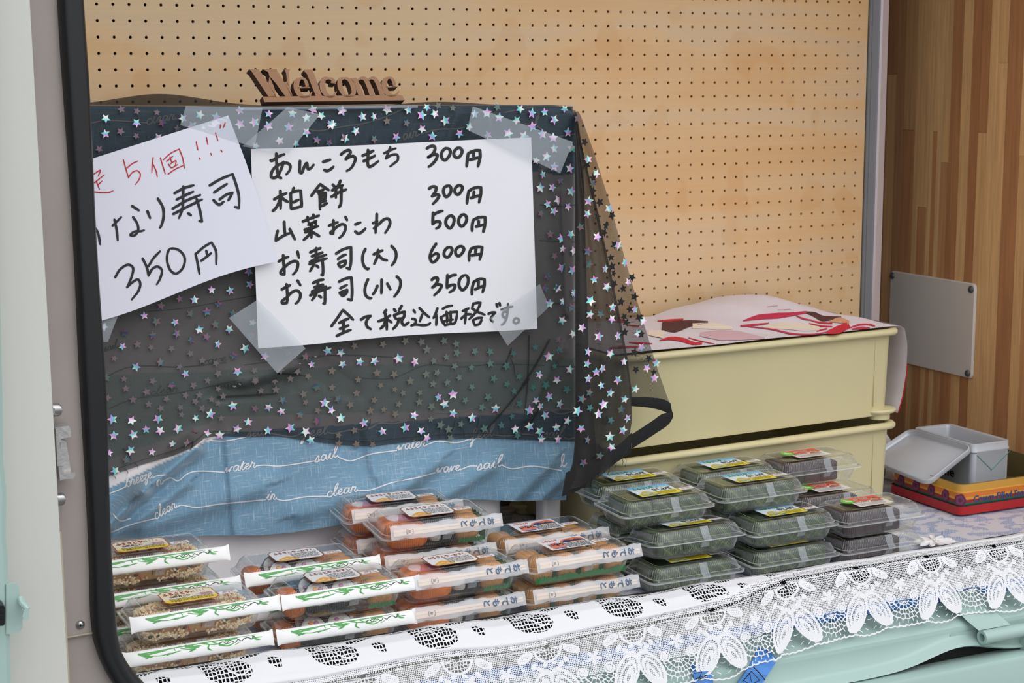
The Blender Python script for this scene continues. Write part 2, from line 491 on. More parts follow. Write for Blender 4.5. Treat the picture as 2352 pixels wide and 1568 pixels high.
def m_lace():
    mt = bpy.data.materials.new('white_lace'); mt.use_nodes = True
    N, L = mt.node_tree.nodes, mt.node_tree.links
    P = N['Principled BSDF']; out = N['Material Output']
    P.inputs['Base Color'].default_value = (*lin((228, 228, 230)), 1); P.inputs['Roughness'].default_value = 0.8
    def attr(n):
        a = N.new('ShaderNodeAttribute'); a.attribute_name = n; return a.outputs['Fac']
    def math_(op, a, b, cl=False):
        q = N.new('ShaderNodeMath'); q.operation = op; q.use_clamp = cl
        for i, v in enumerate((a, b)):
            if v is None: continue
            if isinstance(v, (int, float)): q.inputs[i].default_value = v
            else: L.new(v, q.inputs[i])
        return q.outputs[0]
    uv = N.new('ShaderNodeAttribute'); uv.attribute_name = 'net'
    def vor(scale):
        v = N.new('ShaderNodeTexVoronoi'); v.feature = 'DISTANCE_TO_EDGE'; v.voronoi_dimensions = '2D'
        v.inputs['Scale'].default_value = scale; v.inputs['Randomness'].default_value = 0.4
        L.new(uv.outputs['Vector'], v.inputs['Vector']); return v.outputs['Distance']
    thr = attr('thread')
    fine = math_('LESS_THAN', vor(330), thr)
    big = math_('LESS_THAN', vor(175), math_('MULTIPLY', thr, 0.72))
    pick = attr('coarse')
    mixn = math_('ADD', math_('MULTIPLY', big, pick), math_('MULTIPLY', fine, math_('SUBTRACT', 1.0, pick)))
    nonet = math_('GREATER_THAN', attr('open_zone'), 0.0)
    net = math_('MULTIPLY', mixn, math_('SUBTRACT', 1.0, nonet))
    sol = math_('GREATER_THAN', attr('solid'), 0.0)
    a = math_('MAXIMUM', net, sol)
    cut = math_('GREATER_THAN', attr('keep'), 0.0)
    a = math_('MULTIPLY', a, cut)
    tr = N.new('ShaderNodeBsdfTransparent'); mx = N.new('ShaderNodeMixShader')
    L.new(a, mx.inputs[0]); L.new(tr.outputs[0], mx.inputs[1]); L.new(P.outputs[0], mx.inputs[2]); L.new(mx.outputs[0], out.inputs[0])
    return mt

M = dict(
    ply=m_ply(), pine=m_wood_strips(), cloth=m_bluecloth(), lace=m_lace(),
    plastic=m_plastic('clear_plastic', gl=0.15), rib_glint=m_sheer('painted_rib_glint', (220, 226, 226), 0.15, 0.15), rim_glint=m_sheer('painted_rim_glint', (222, 228, 228), 0.42, 0.15),  # whitish sheer copies of the plastic paint highlights on ribs and rims
    organza=m_sheer('black_organza', (26, 25, 25), 0.66, 0.7, 0.08),
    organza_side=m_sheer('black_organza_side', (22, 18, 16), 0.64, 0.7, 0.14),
    hem=mat('black_hem', (16, 16, 17), 0.85, bump=0.5, bscale=500),
    tape=m_sheer('frosted_tape', (205, 214, 222), 0.36, 0.35, 0.05, scale=3.0),
    tape2=m_sheer('clear_tape', (215, 222, 226), 0.30, 0.25),
    star=[m_star('foil_star_%d' % i, i * 0.9) for i in range(4)],
    dstar=[m_star('unlit_foil_star_%d' % i, i * 0.9, False) for i in range(3)],  # darker copies paint the stars that reflect less light
    bstar=mat('star_back', (20, 19, 20), 0.8),
    paper=mat('white_paper', (236, 236, 240), 0.75, bump=0.12, bscale=18),
    paper2=mat('bluish_paper', (232, 232, 244), 0.75, bump=0.12, bscale=18),
    ink=mat('black_marker', (30, 28, 28), 0.5), ink2=mat('dark_marker', (34, 36, 42), 0.55, noise=0.25, scale=160),
    grey_ink=mat('faded_marker', (86, 88, 92), 0.6),
    red=mat('red_pen', (190, 40, 52), 0.6),
    thread=mat('cloth_script', (225, 224, 226), 0.8),
    thread2=mat('cloth_script_dark', (150, 165, 160), 0.8),
    mdf=mat('mdf', (158, 118, 88), 0.75, noise=0.06, scale=400),
    mdf_side=mat('mdf_darker', (92, 62, 46), 0.8),  # letter sides are a darker brown than the face
    alu=mat('aluminium', (150, 156, 162), 0.45, 0.55), alu_lit=mat('aluminium_lit', (214, 205, 208), 0.35, 0.3),  # lighter copy paints the highlight on the rounded post face
    dark=mat('dark_void', (16, 14, 13), 0.9), black=mat('black_rubber', (20, 21, 24), 0.42, bump=0.1, bscale=60, stretch=(20, 20, 0.5)),
    white=mat('white_panel', (206, 205, 197), 0.42, noise=0.015, scale=3),
    grey=mat('warm_grey_paint', (168, 158, 152), 0.45, noise=0.06, scale=8),
    mint=mat('mint_paint', (164, 189, 181), 0.35, noise=0.02, scale=6),
    crate=mat('cream_crate', (205, 194, 150), 0.5, noise=0.02, scale=6),
    steel=mat('steel', (170, 170, 168), 0.3, 0.9), galv=mat('galvanised', (190, 188, 186), 0.42, 0.7, bump=0.4, bscale=120),
    rust=mat('worn_edge', (176, 168, 146), 0.8),
    foam=mat('white_foam', (240, 236, 236), 0.7, noise=0.02, scale=20),
    towel=mat('white_towel', (232, 222, 228), 0.95, bump=0.8, bscale=700), towel_vc=mat_vc('towel_print', 0.95),
    label=mat_vc('label_print', 0.4), vc=mat_vc('piece_colours', 0.55, noise=0.1, scale=150),
    ricev=mat_vc('rice_colours', 0.38, noise=0.12, scale=220),
    leaf=None, anko=mat('bean_paste', (48, 15, 19), 0.6, noise=0.3, scale=120, bump=0.4, bscale=400),
    inari=mat('fried_tofu', (206, 146, 84), 0.45, noise=0.16, scale=70, bump=0.3, bscale=250),
    egg=mat('orange_omelette', (226, 118, 44), 0.4, noise=0.42, scale=38, bump=0.2, bscale=120),
    nori=mat('nori', (22, 22, 24), 0.5, noise=0.3, scale=200, bump=0.3, bscale=500),
    rice=mat('sushi_rice', (222, 218, 212), 0.5, noise=0.08, scale=300, bump=0.8, bscale=450),
    baran=mat('green_divider', (36, 122, 58), 0.35),
    sleeve=mat('white_sleeve', (244, 244, 242), 0.55), chop=mat('chopstick_wood', (238, 214, 186), 0.6),
    film=m_sheer('frosted_sleeve', (240, 242, 246), 0.40, 0.4),
    tin=mat('grey_white_tin', (196, 200, 206), 0.38, 0.15), gold=mat_vc('printed_tin', 0.3), redtin=mat('red_tin', (176, 24, 28), 0.3),
    strap=mat('blue_webbing', (84, 144, 220), 0.6, bump=0.6, bscale=40, stretch=(1, 1, 30)),
    sheet=None, asphalt=mat('asphalt', (120, 120, 118), 0.9, noise=0.2, scale=40),
    beige=mat('beige_rail', (206, 200, 184), 0.6),
    bag=mat('white_bag', (206, 204, 204), 0.5), plate=mat('beige_plate', (216, 208, 198), 0.35, noise=0.02, scale=4),
    rubber_foot=mat('grey_screw', (92, 94, 96), 0.4, 0.5),
)
def m_leaf():
    mt, nt, N, L, P = nodes_of('oak_leaf')
    tc = N.new('ShaderNodeTexCoord'); mp = N.new('ShaderNodeMapping'); mp.inputs['Rotation'].default_value = (0, 0.9, 0)
    L.new(tc.outputs['Object'], mp.inputs[0])
    wv = N.new('ShaderNodeTexWave'); wv.inputs['Scale'].default_value = 17; wv.inputs['Distortion'].default_value = 1.2; wv.bands_direction = 'X'
    L.new(mp.outputs[0], wv.inputs['Vector'])
    rp = N.new('ShaderNodeValToRGB'); e = rp.color_ramp.elements
    e[0].position = 0.0; e[0].color = (*lin((44, 60, 34)), 1); e[1].position = 1.0; e[1].color = (*lin((104, 116, 70)), 1)
    x = e.new(0.95); x.color = (*lin((62, 80, 48)), 1)
    L.new(wv.outputs[0], rp.inputs[0])
    nz = N.new('ShaderNodeTexNoise'); nz.inputs['Scale'].default_value = 60; L.new(tc.outputs['Object'], nz.inputs['Vector'])
    mr = N.new('ShaderNodeMapRange'); mr.inputs[3].default_value = 0.7; mr.inputs[4].default_value = 1.25; L.new(nz.outputs[0], mr.inputs[0])
    vm = N.new('ShaderNodeVectorMath'); vm.operation = 'SCALE'; L.new(rp.outputs[0], vm.inputs[0]); L.new(mr.outputs[0], vm.inputs['Scale'])
    L.new(vm.outputs[0], P.inputs['Base Color']); P.inputs['Roughness'].default_value = 0.45
    return mt
M['leaf'] = m_leaf()
def m_sheet():
    mt, nt, N, L, P = nodes_of('blue_printed_sheet')
    tc = N.new('ShaderNodeTexCoord'); mp = N.new('ShaderNodeMapping'); mp.inputs['Scale'].default_value = (1, 1.6, 1); mp.inputs['Rotation'].default_value = (0, 0, 0.5)
    L.new(tc.outputs['Object'], mp.inputs[0])
    nz = N.new('ShaderNodeTexNoise'); nz.inputs['Scale'].default_value = 26; nz.inputs['Detail'].default_value = 3
    L.new(mp.outputs[0], nz.inputs['Vector'])
    wv = N.new('ShaderNodeTexWave'); wv.inputs['Scale'].default_value = 120; wv.inputs['Distortion'].default_value = 4
    L.new(mp.outputs[0], wv.inputs['Vector'])
    a = N.new('ShaderNodeMath'); a.operation = 'GREATER_THAN'; a.inputs[1].default_value = 0.52; L.new(nz.outputs[0], a.inputs[0])
    b = N.new('ShaderNodeMath'); b.operation = 'GREATER_THAN'; b.inputs[1].default_value = 0.45; L.new(wv.outputs[0], b.inputs[0])
    c = N.new('ShaderNodeMath'); c.operation = 'MULTIPLY'; L.new(a.outputs[0], c.inputs[0]); L.new(b.outputs[0], c.inputs[1])
    mx = N.new('ShaderNodeMix'); mx.data_type = 'RGBA'; L.new(c.outputs[0], mx.inputs[0])
    mx.inputs[6].default_value = (*lin((214, 214, 222)), 1); mx.inputs[7].default_value = (*lin((116, 146, 196)), 1)
    L.new(mx.outputs[2], P.inputs['Base Color']); P.inputs['Roughness'].default_value = 0.4
    return mt
M['sheet'] = m_sheet()

# ------------------------------------------------------------------ ground and truck body
mb = MB(); mb.box(-7, 7, -9, 4, -0.04, 0.0); mb.build('ground', M['asphalt'], kind='structure')
mb = MB(); mb.box(-1.5, 2.04, -0.80, 0.30, 0.36, 0.40); mb.build('floor', M['grey'], kind='structure')
mb = MB(); mb.box(-1.5, 2.06, -0.86, 0.32, 2.50, 2.54); mb.build('ceiling', M['white'], kind='structure')
mb = MB(); mb.box(-1.54, -1.5, -0.86, 0.30, 0.40, 2.50); mb.build('wall_left', M['white'], kind='structure')
mb = MB(); mb.box(-1.5, 2.0, 0.26, 0.30, 0.40, 2.50); mb.build('wall_back', M['grey'], kind='structure')

# right wall: laminated pine strips, each strip its own plank
wr = empty('wall_right', (2.02, -0.3, 0.40), kind='structure', world_parts=True)
mb = MB(); mb.box(2.016, 2.04, -0.84, 0.26, 0.40, 2.50); mb.build('backing_board', M['dark'], parent=wr)
edges = [0.255, 0.219, 0.184, 0.154, 0.108, 0.088, 0.056, 0.040, 0.025, 0.008, -0.019, -0.056, -0.088, -0.118, -0.148, -0.176, -0.207, -0.256]
tones = [0.85, 0.35, 0.88, 0.80, 0.45, 0.75, 0.55, 0.72, 0.6, 0.30, 0.78, 0.42, 0.84, 0.50, 0.60, 0.62, 0.82]
while edges[-1] > -0.82:
    edges.append(edges[-1] - random.uniform(0.024, 0.045)); tones.append(random.choice([0.3, 0.45, 0.55, 0.62, 0.78, 0.86]))
for k in range(len(edges) - 1):
    zs = [0.405, 2.495]
    joint = random.uniform(0.95, 1.9)
    if k % 2 == 1: zs = [0.405, joint, 2.495]
    for q in range(len(zs) - 1):
        pr = random.uniform(0, 0.0009)
        mb = MB()
        mb.box(2.0 - pr, 2.0155, edges[k + 1] + 0.0004, edges[k] - 0.0004, zs[q] + 0.0003, zs[q + 1] - 0.0003)
        o = mb.build('plank', M['pine'], parent=wr)
        t = min(0.98, max(0.02, tones[k] + (0.0 if q == 0 else random.choice([-0.3, 0.15, -0.12]))))
        o.color = (t, t, t, 1)

# pegboard back panel with real holes
PITCH_H = 0.03
def pegboard():
    i0, i1, j0, j1 = -14, 58, -13, 34
    r = 0.0031
    mbp = MB(); n = 8
    oct_ = [(r * math.cos(math.pi * (2 * k + 1) / 8), r * math.sin(math.pi * (2 * k + 1) / 8)) for k in range(n)]
    h = PITCH_H / 2
    V = []; Fc = []
    for i in range(i0, i1 + 1):
        for j in range(j0, j1 + 1):
            cx, cz = i * PITCH_H, 1.69 - j * PITCH_H
            xl = cx - h; xr = cx + h if i < i1 else cx + 0.024
            o = len(V)
            V += [(xl, 0, cz - h), (xr, 0, cz - h), (xr, 0, cz + h), (xl, 0, cz + h)]
            V += [(cx + a, 0, cz + b) for a, b in oct_]
            V += [(cx + a, 0.006, cz + b) for a, b in oct_]
            # ring quad corners -> octagon (octagon index angles 22.5, 67.5, ...)
            q = [o + 4 + k for k in range(8)]
            Fc += [(o + 1, o + 2, q[0], q[7]), (o + 2, q[1], q[0]), (o + 2, o + 3, q[2], q[1]), (o + 3, q[3], q[2]),
                   (o + 3, o + 0, q[4], q[3]), (o + 0, q[5], q[4]), (o + 0, o + 1, q[6], q[5]), (o + 1, q[7], q[6])]
            for k in range(8):
                k2 = (k + 1) % 8
                Fc.append((o + 4 + k, o + 4 + k2, o + 12 + k2, o + 12 + k))
    mbp.add(V, Fc, (200, 170, 130))
    x0, x1 = (i0 - .5) * PITCH_H, i1 * PITCH_H + 0.024
    z0, z1 = 1.69 - (j1 + .5) * PITCH_H, 1.69 - (j0 - .5) * PITCH_H
    mbp.add([(x0, 0, z0), (x0, 0.006, z0), (x0, 0.006, z1), (x0, 0, z1), (x1, 0, z0), (x1, 0.006, z0), (x1, 0.006, z1), (x1, 0, z1)],
            [(0, 1, 2, 3), (4, 7, 6, 5), (3, 2, 6, 7), (0, 4, 5, 1)])
    return mbp
pb = empty('pegboard', (0.8, 0.003, 0.655), 'birch plywood pegboard with rows of small round holes behind the counter', 'pegboard', world_parts=True)
pegboard().build('perforated_panel', M['ply'], parent=pb)
mb = MB(); mb.box(-0.43, 1.76, 0.0125, 0.016, 0.66, 2.09); mb.build('hole_shade_sheet', M['dark'], parent=pb)  # near-black sheet paints the darkness inside the holes

# aluminium corner post at the right edge of the pegboard
tp = empty('corner_post', (1.79, 0.0, 0.646), 'grey aluminium post standing at the right edge of the pegboard', 'post', world_parts=True)
mb = MB(); mb.box(1.766, 1.7905, -0.006, 0.016, 0.646, 2.10); mb.box(1.772, 1.785, -0.0085, -0.006, 0.646, 2.10); mb.build('flat_face', M['alu'], parent=tp)
mb = MB()
prof = [(1.7905, 0.016), (1.7905, -0.012), (1.794, -0.016), (1.812, -0.014), (1.817, -0.008), (1.818, 0.016)]
mb.rings([[(x, y, z) for x, y in prof] for z in (0.646, 2.10)], cap0=True, cap1=True); mb.build('rounded_face', M['alu_lit'], parent=tp)

# front left: frame post, rubber seal, white panel with mint edge
fp = empty('frame_post', (-0.25, -0.83, 0.40), 'warm grey painted steel frame beside the black rubber seal', 'frame', world_parts=True)
mb = MB(); mb.box(-0.345, -0.205, -0.84, -0.80, 0.772, 2.10)
mb.build('upper_plate', M['grey'], parent=fp)
LP_PX = [(70, 1448), (228, 1440), (236, 1492), (258, 1540), (300, 1600), (330, 1900), (70, 1900)]
mb = MB(); mb.tube([(-0.285, -0.842, 0.7715), (-0.206, -0.842, 0.7745)], 0.0016, 6); mb.build('seam_lip', M['rust'], parent=fp)
mb = MB()
mb.rings([[(-0.236 + rr_ * math.cos(a), -0.84 - dy, 0.788 + rr_ * math.sin(a)) for a in [math.pi * 2 * k / 20 for k in range(20)]] for rr_, dy in ((0.0065, 0), (0.006, 0.002), (0.004, 0.0035), (0.0012, 0.0042))], cap1=True)
sc_ = mb.build('screw_head', M['steel'], parent=fp, smooth=True)
mb = MB(); mb.box(-0.2385, -0.2335, -0.8446, -0.8435, 0.7875, 0.7885); mb.box(-0.2365, -0.2355, -0.8446, -0.8435, 0.7855, 0.7905); mb.build('cross_slot', M['dark'], parent=fp)

path_px = [(110, -1100), (140, -500), (163, 0), (179, 250), (193, 500), (204, 700), (215, 900), (224, 1100), (232, 1300), (237, 1400), (243, 1460), (257, 1510), (290, 1565), (350, 1630)]
pts = [onY(x, y, -0.848) for x, y in path_px]
pts = catmull(pts, 5)
mb = MB()
rings = []
for i, p in enumerate(pts):
    t = pts[min(i + 1, len(pts) - 1)] - pts[max(i - 1, 0)]; t /= np.linalg.norm(t)
    a = np.cross(t, [0, 1, 0]); a /= np.linalg.norm(a); b = np.array([0, 1.0, 0])
    prof = [(-0.0165, 0.012), (-0.016, -0.004), (-0.012, -0.011), (-0.005, -0.0135), (-0.002, -0.0125), (0.002, -0.0125), (0.007, -0.013), (0.013, -0.009), (0.0165, 0.0), (0.0165, 0.012)]
    w = 1.0 - 0.06 * math.sin(i * 0.37)
    rings.append([p + a * u * w + b * v for u, v in prof])
mb.rings(rings, cap0=True, cap1=True)
mb.build('rubber_seal', M['black'], smooth=True, auto=60, label='thick black rubber door seal running down the left side of the opening', cat='door seal')

wp = empty('side_panel', (-0.42, -0.93, 0.40), 'off-white side panel at the left edge with mint green border', 'panel', world_parts=True)
mb = MB()
rt, rb = onY(68, 0, -0.93), onY(153, 1500, -0.93)
def xr(z): return rt[0] + (rb[0] - rt[0]) * (rt[2] - z) / (rt[2] - rb[2])
mb.add([(-0.80, -0.93, 0.40), (xr(0.40), -0.93, 0.40), (xr(2.1), -0.93, 2.1), (-0.80, -0.93, 2.1), (-0.80, -0.92, 0.40), (xr(0.40) + 0.001, -0.92, 0.40), (xr(2.1) + 0.001, -0.92, 2.1), (-0.80, -0.92, 2.1)],
       [(0, 1, 2, 3), (4, 7, 6, 5), (1, 5, 6, 2), (0, 3, 7, 4), (0, 4, 5, 1), (3, 2, 6, 7)])
mb.build('panel_sheet', M['white'], parent=wp)
mb = MB()
mb.tube([(xr(z) + 0.0012, -0.9255, z) for z in (0.42, 0.7, 0.95)], 0.0018, 6); mb.build('chipped_edge', M['rust'], parent=wp)
# mint green border: strip bulging at lower left
mb = MB()
R_ = []
for (x, y) in [(-26, -150), (-14, 300), (-2, 640), (4, 900), (6, 1060), (13, 1120), (12, 1230), (17, 1290), (20, 1400), (24, 1568), (26, 1640)]:
    e = onY(x, y, -0.99)
    R_.append([np.array((e[0] - 0.30, -0.985, e[2])), np.array((e[0] - 0.03, -1.0, e[2])), np.array((e[0] - 0.006, -1.0, e[2])), np.array((e[0], -0.994, e[2])), np.array((e[0], -0.985, e[2])), np.array((e[0] - 0.004, -0.934, e[2]))])
mb.rings(R_, closed=False); mb.build('mint_border', M['mint'], parent=wp, smooth=True, auto=40)

cl = empty('panel_clip', (-0.335, -0.99, 0.84), 'mint green metal clip with hooked tab on the left border', 'clip', world_parts=True)
def prism(poly_px, Y, th, mbx=None, col=(200, 200, 200)):
    mbx = mbx or MB(); P0 = [onY(x, y, Y) for x, y in poly_px]; n = len(P0)
    P1 = [p + np.array([0, th, 0]) for p in P0]
    mbx.add(P0 + P1, [tuple(range(n)), tuple(range(2 * n - 1, n - 1, -1))] + [(i, n + i, n + (i + 1) % n, (i + 1) % n) for i in range(n)], col)
    return mbx
prism(LP_PX, -0.836, 0.02).build('lower_plate', M['grey'], parent=fp)
prism([(14, 1342), (38, 1339), (43, 1346), (45, 1366), (51, 1385), (52, 1440), (46, 1452), (20, 1456), (14, 1456)], -1.002, 0.004).build('clip_plate', M['mint'], parent=cl)
mb = MB(); mb.tube([onY(47, 1372, -1.005), onY(52, 1386, -1.012), onY(60, 1394, -1.02), onY(64, 1399, -1.022)], [0.004, 0.0045, 0.004, 0.003], 8)
prism([(55, 1401), (64, 1395), (67, 1399), (67, 1420), (64, 1424), (54, 1423), (51, 1414)], -1.024, 0.006, mb)
mb.build('hooked_tab', M['mint'], parent=cl, smooth=True, auto=40)
mb = prism([(-8, 1390), (8, 1390), (12, 1394), (12, 1432), (7, 1437), (-8, 1438)], -1.03, 0.025)
for k in range(3): prism([(-6, 1398 + 13 * k), (9, 1397 + 13 * k), (9, 1401 + 13 * k), (-6, 1402 + 13 * k)], -1.033, 0.006, mb)
mb.build('rubber_block', M['black'], parent=cl)

# latch on the frame post
la = empty('door_latch', (-0.25, -0.86, 0.97), 'worn galvanised latch bracket between the white panel and the grey frame', 'latch', world_parts=True)
prism([(126, 982), (158, 977), (162, 984), (163, 1003), (140, 1008), (140, 1016), (126, 1012)], -0.872, 0.022).build('upper_lug', M['galv'], parent=la)
prism([(138, 1008), (152, 1014), (158, 1048), (163, 1083), (146, 1086), (141, 1050)], -0.866, 0.012).build('latch_arm', M['galv'], parent=la)
prism([(128, 985), (133, 985), (144, 1062), (144, 1070), (132, 1070)], -0.88, 0.012).build('latch_plate', M['galv'], parent=la)
prism([(134, 1070), (144, 1064), (148, 1088), (172, 1084), (173, 1092), (168, 1099), (148, 1100), (138, 1104)], -0.878, 0.02).build('lower_lug', M['galv'], parent=la)
for (x, y, s) in ((131, 941, 1), (139, 1146, 1)):
    b = empty('hex_bolt', tuple(onY(x, y, -0.86)), None, 'bolt', 'bolts on the frame post', world_parts=True)
    b['label'] = 'small domed bolt head above the latch bracket' if y < 1000 else 'small domed bolt head below the latch bracket'
    c = onY(x, y, -0.86); mb = MB()
    mb.rings([[(c[0] - 0.006 + dx_, -0.86 + 0.006 * math.cos(a), c[2] + rr_ * math.sin(a)) for a in [math.pi * 2 * k / 12 for k in range(12)]] for rr_, dx_ in ((0.009, 0), (0.009, 0.008), (0.007, 0.011), (0.003, 0.012))], cap0=True, cap1=True)
    mb.build('bolt_head', M['steel'], parent=b, smooth=True, auto=50)
    mb = MB(); mb.box(c[0] - 0.012, c[0] - 0.004, -0.866, -0.839, c[2] - 0.004, c[2] + 0.004); mb.build('shank', M['steel'], parent=b)

# mint green drop side below the counter
sg = empty('drop_side', (0.9, -0.85, 0.40), 'mint green metal drop side below the lace cloth', 'truck side', world_parts=True)
prof = [(-0.79, 0.40), (-0.79, 0.590), (-0.835, 0.592), (-0.843, 0.590), (-0.847, 0.588), (-0.852, 0.583), (-0.884, 0.568), (-0.890, 0.563), (-0.891, 0.556)]
mb = MB(); mb.rings([[(x, y, z) for y, z in prof] for x in (-0.20, 2.06)], closed=False); mb.build('top_rail', M['mint'], parent=sg, smooth=True, auto=35)
# front face with the arched lower edge above the hand hold
xs = [-0.20, 0.95, 1.05, 1.11, 1.15, 1.19, 1.23, 1.27, 1.31, 1.35, 1.39, 1.43, 1.47, 1.55, 2.06]
def arch(x):
    return 0.514 + 0.026 * math.exp(-((x - 1.31) / 0.095) ** 2) if x > 0.9 else 0.514
mb = MB(); rows = []
for x in np.linspace(-0.20, 2.06, 120):
    a = arch(x)
    rows.append([(x, -0.891, 0.556), (x, -0.891, a + 0.010), (x, -0.897, a + 0.004), (x, -0.908, a - 0.002), (x, -0.912, a - 0.006), (x, -0.905, a - 0.010)])
mb.rings(rows, closed=False); mb.build('front_face', M['mint'], parent=sg, smooth=True, auto=50)
mb = MB(); mb.rings([[(x, y, z) for y, z in ((-0.880, 0.40), (-0.880, 0.500), (-0.926, 0.507), (-0.934, 0.504), (-0.937, 0.497), (-0.937, 0.40))] for x in (-0.20, 2.06)], closed=False)
mb.build('lower_rail', M['mint'], parent=sg, smooth=True, auto=40)
mb = MB(); mb.box(-0.20, 2.06, -0.882, -0.878, 0.40, 0.55); mb.build('hand_hold_shade', M['dark'], parent=sg)  # near-black sheet paints the shade inside the hand hold
mb = MB()
mb.add([(1.315, -0.846, 0.612), (1.40, -0.846, 0.612), (1.41, -0.893, 0.574), (1.335, -0.893, 0.574), (1.42, -0.915, 0.560), (1.345, -0.915, 0.560)], [(0, 1, 2, 3), (3, 2, 4, 5)])
mb.tube([(1.352, -0.916, 0.546), (1.44, -0.916, 0.546)], 0.013, 16, caps=False)
mb.tube([(1.352, -0.916, 0.546), (1.44, -0.916, 0.546)], 0.0075, 12, caps=False)
mb.rings([[(1.352, -0.916 + r_ * math.cos(a), 0.546 + r_ * math.sin(a)) for a in [2 * math.pi * k / 16 for k in range(16)]] for r_ in (0.013, 0.0075)])
mb.build('hinge_loop', M['mint'], parent=sg, smooth=True, auto=40)
mb = MB(); mb.tube([(1.43, -0.916, 0.546), (1.60, -0.916, 0.546)], 0.0125, 14); mb.box(1.455, 1.50, -0.93, -0.905, 0.50, 0.545); mb.build('hinge_rod', M['mint'], parent=sg, smooth=True, auto=40)
mb = MB(); mb.add([(1.30, -0.8925, 0.553), (1.36, -0.8925, 0.553), (1.36, -0.8925, 0.535), (1.305, -0.8925, 0.535), (1.297, -0.8925, 0.544)], [(4, 3, 2, 1, 0)]); mb.build('weld_patch', M['mint'], parent=sg)

mb = MB(); mb.box(-0.18, 1.98, -0.800, -0.785, 0.592, 0.684); mb.build('gap_shade_board', M['dark'], label='black board added as the dark gap behind the lace along the counter front', cat='board')  # near-black board paints the shade of the gap behind the lace
mb = MB(); mb.box(-0.18, 1.98, -0.822, -0.801, 0.605, 0.636); mb.build('edge_rail', M['beige'], label='beige rail glimpsed through the lace under the counter edge', cat='rail')
mb = MB(); mb.rbox(-0.17, 1.97, -0.8335, -0.828, 0.593, 0.612, 0.002); mb.build('long_strap', M['strap'], label='long blue strap running along the truck side behind the lace', cat='strap')
# counter
mb = MB(); mb.box(-0.18, 1.98, -0.78, -0.01, 0.612, 0.640); mb.build('counter_board', M['foam'], label='white board forming the counter under the food packs', cat='counter')
mb = MB()
rows = []
for y in np.linspace(-0.775, -0.015, 24):
    rows.append([(x, y, T - 0.0045 + 0.0012 * math.sin(x * 21 + y * 9) * math.sin(y * 17)) for x in np.linspace(-0.17, 1.97, 60)])
mb.grid(rows); mb.build('counter_sheet', M['sheet'], smooth=True, label='white sheet with blue printed leaves covering the counter', cat='table cover')

# blue ratchet straps hanging over the mint side
def band(px_l, px_r, Yf, name_lab, th=0.0015):
    mbx = MB(); rr_ = []
    for (a, b, y0) in zip(px_l, px_r, Yf):
        p, q = onY(*a, y0), onY(*b, y0)
        rr_.append([p, q, q + np.array([0, th, 0]), p + np.array([0, th, 0])])
    mbx.rings(rr_); return mbx
s1 = empty('blue_strap', tuple(onY(1745, 1560, -0.92)), 'blue webbing strap angled across the mint side, right one', 'strap', 'blue straps on the drop side', world_parts=True)
band([(1745, 1462), (1742, 1484), (1734, 1508), (1712, 1545), (1684, 1585)], [(1798, 1455), (1796, 1482), (1788, 1512), (1763, 1550), (1735, 1600)], [-0.838, -0.856, -0.888, -0.898, -0.900], '').build('webbing', M['strap'], parent=s1)
mb = MB()
def stitch(mbx, pts, Y, w=1.6):
    vs, fs = ribbon2d(pts, w, 2, 1); mbx.add([onY(x, y, Y) for x, y in vs], fs, (15, 20, 40))
stitch(mb, [(1730, 1531), (1745, 1546), (1757, 1561)], -0.9035, 2.4)
z_ = [(1706, 1564), (1726, 1541), (1745, 1562), (1724, 1572), (1708, 1562), (1722, 1545), (1726, 1566)]
for a, b in zip(z_, z_[1:]): stitch(mb, [a, ((a[0] + b[0]) / 2, (a[1] + b[1]) / 2), b], -0.9035)
mb.build('stitching', M['ink'], parent=s1)
s2 = empty('blue_strap', tuple(onY(1620, 1560, -0.92)), 'short blue webbing strap end hanging below the lace, left one', 'strap', 'blue straps on the drop side', world_parts=True)
band([(1575, 1492), (1582, 1518), (1592, 1545), (1600, 1590)], [(1622, 1488), (1626, 1512), (1634, 1540), (1642, 1590)], [-0.838, -0.858, -0.895, -0.900], '').build('webbing', M['strap'], parent=s2)
mb = MB(); z_ = [(1594, 1546), (1612, 1542), (1604, 1562), (1625, 1549), (1598, 1558), (1626, 1556)]
for a, b in zip(z_, z_[1:]): stitch(mb, [a, ((a[0] + b[0]) / 2, (a[1] + b[1]) / 2), b], -0.9035)
mb.build('stitching', M['ink'], parent=s2)

# ------------------------------------------------------------------ cloth-covered display stand
YF = -0.375                                   # front face of the stand
def seg_d(x, y, a, b):
    ax, ay = a; bx, by = b
    L2 = (bx - ax) ** 2 + (by - ay) ** 2
    t = max(0, min(1, ((x - ax) * (bx - ax) + (y - ay) * (by - ay)) / L2))
    px_, py_ = ax + t * (bx - ax), ay + t * (by - ay)
    s = (bx - ax) * (y - ay) - (by - ay) * (x - ax)
    return math.hypot(x - px_, y - py_), (1 if s > 0 else -1)
FOLDS = [  # (start, end, height, width px)
    ((250, 1205), (330, 1130), 0.022, 24), ((330, 1130), (450, 1030), 0.020, 26), ((262, 1235), (430, 1110), 0.008, 24),
    ((330, 1210), (600, 1120), 0.006, 40),
    ((500, 910), (650, 900), -0.010, 16), ((560, 880), (700, 830), 0.008, 30), ((700, 840), (800, 900), -0.006, 25),
    ((880, 1160), (1010, 1060), 0.010, 26), ((1010, 1150), (1130, 1075), 0.008, 24), ((1180, 1150), (1270, 1060), 0.010, 24),
    ((840, 990), (862, 1090), 0.005, 22), ((1240, 1150), (1310, 1085), 0.008, 16), ((520, 1000), (540, 1225), 0.003, 14),
    ((690, 1180), (900, 1110), 0.005, 36), ((1050, 260), (1020, 340), 0.005, 12), ((1290, 440), (1300, 720), 0.006, 10), ((1262, 420), (1270, 900), -0.005, 10),
    ((1210, 960), (1290, 800), 0.006, 16)]
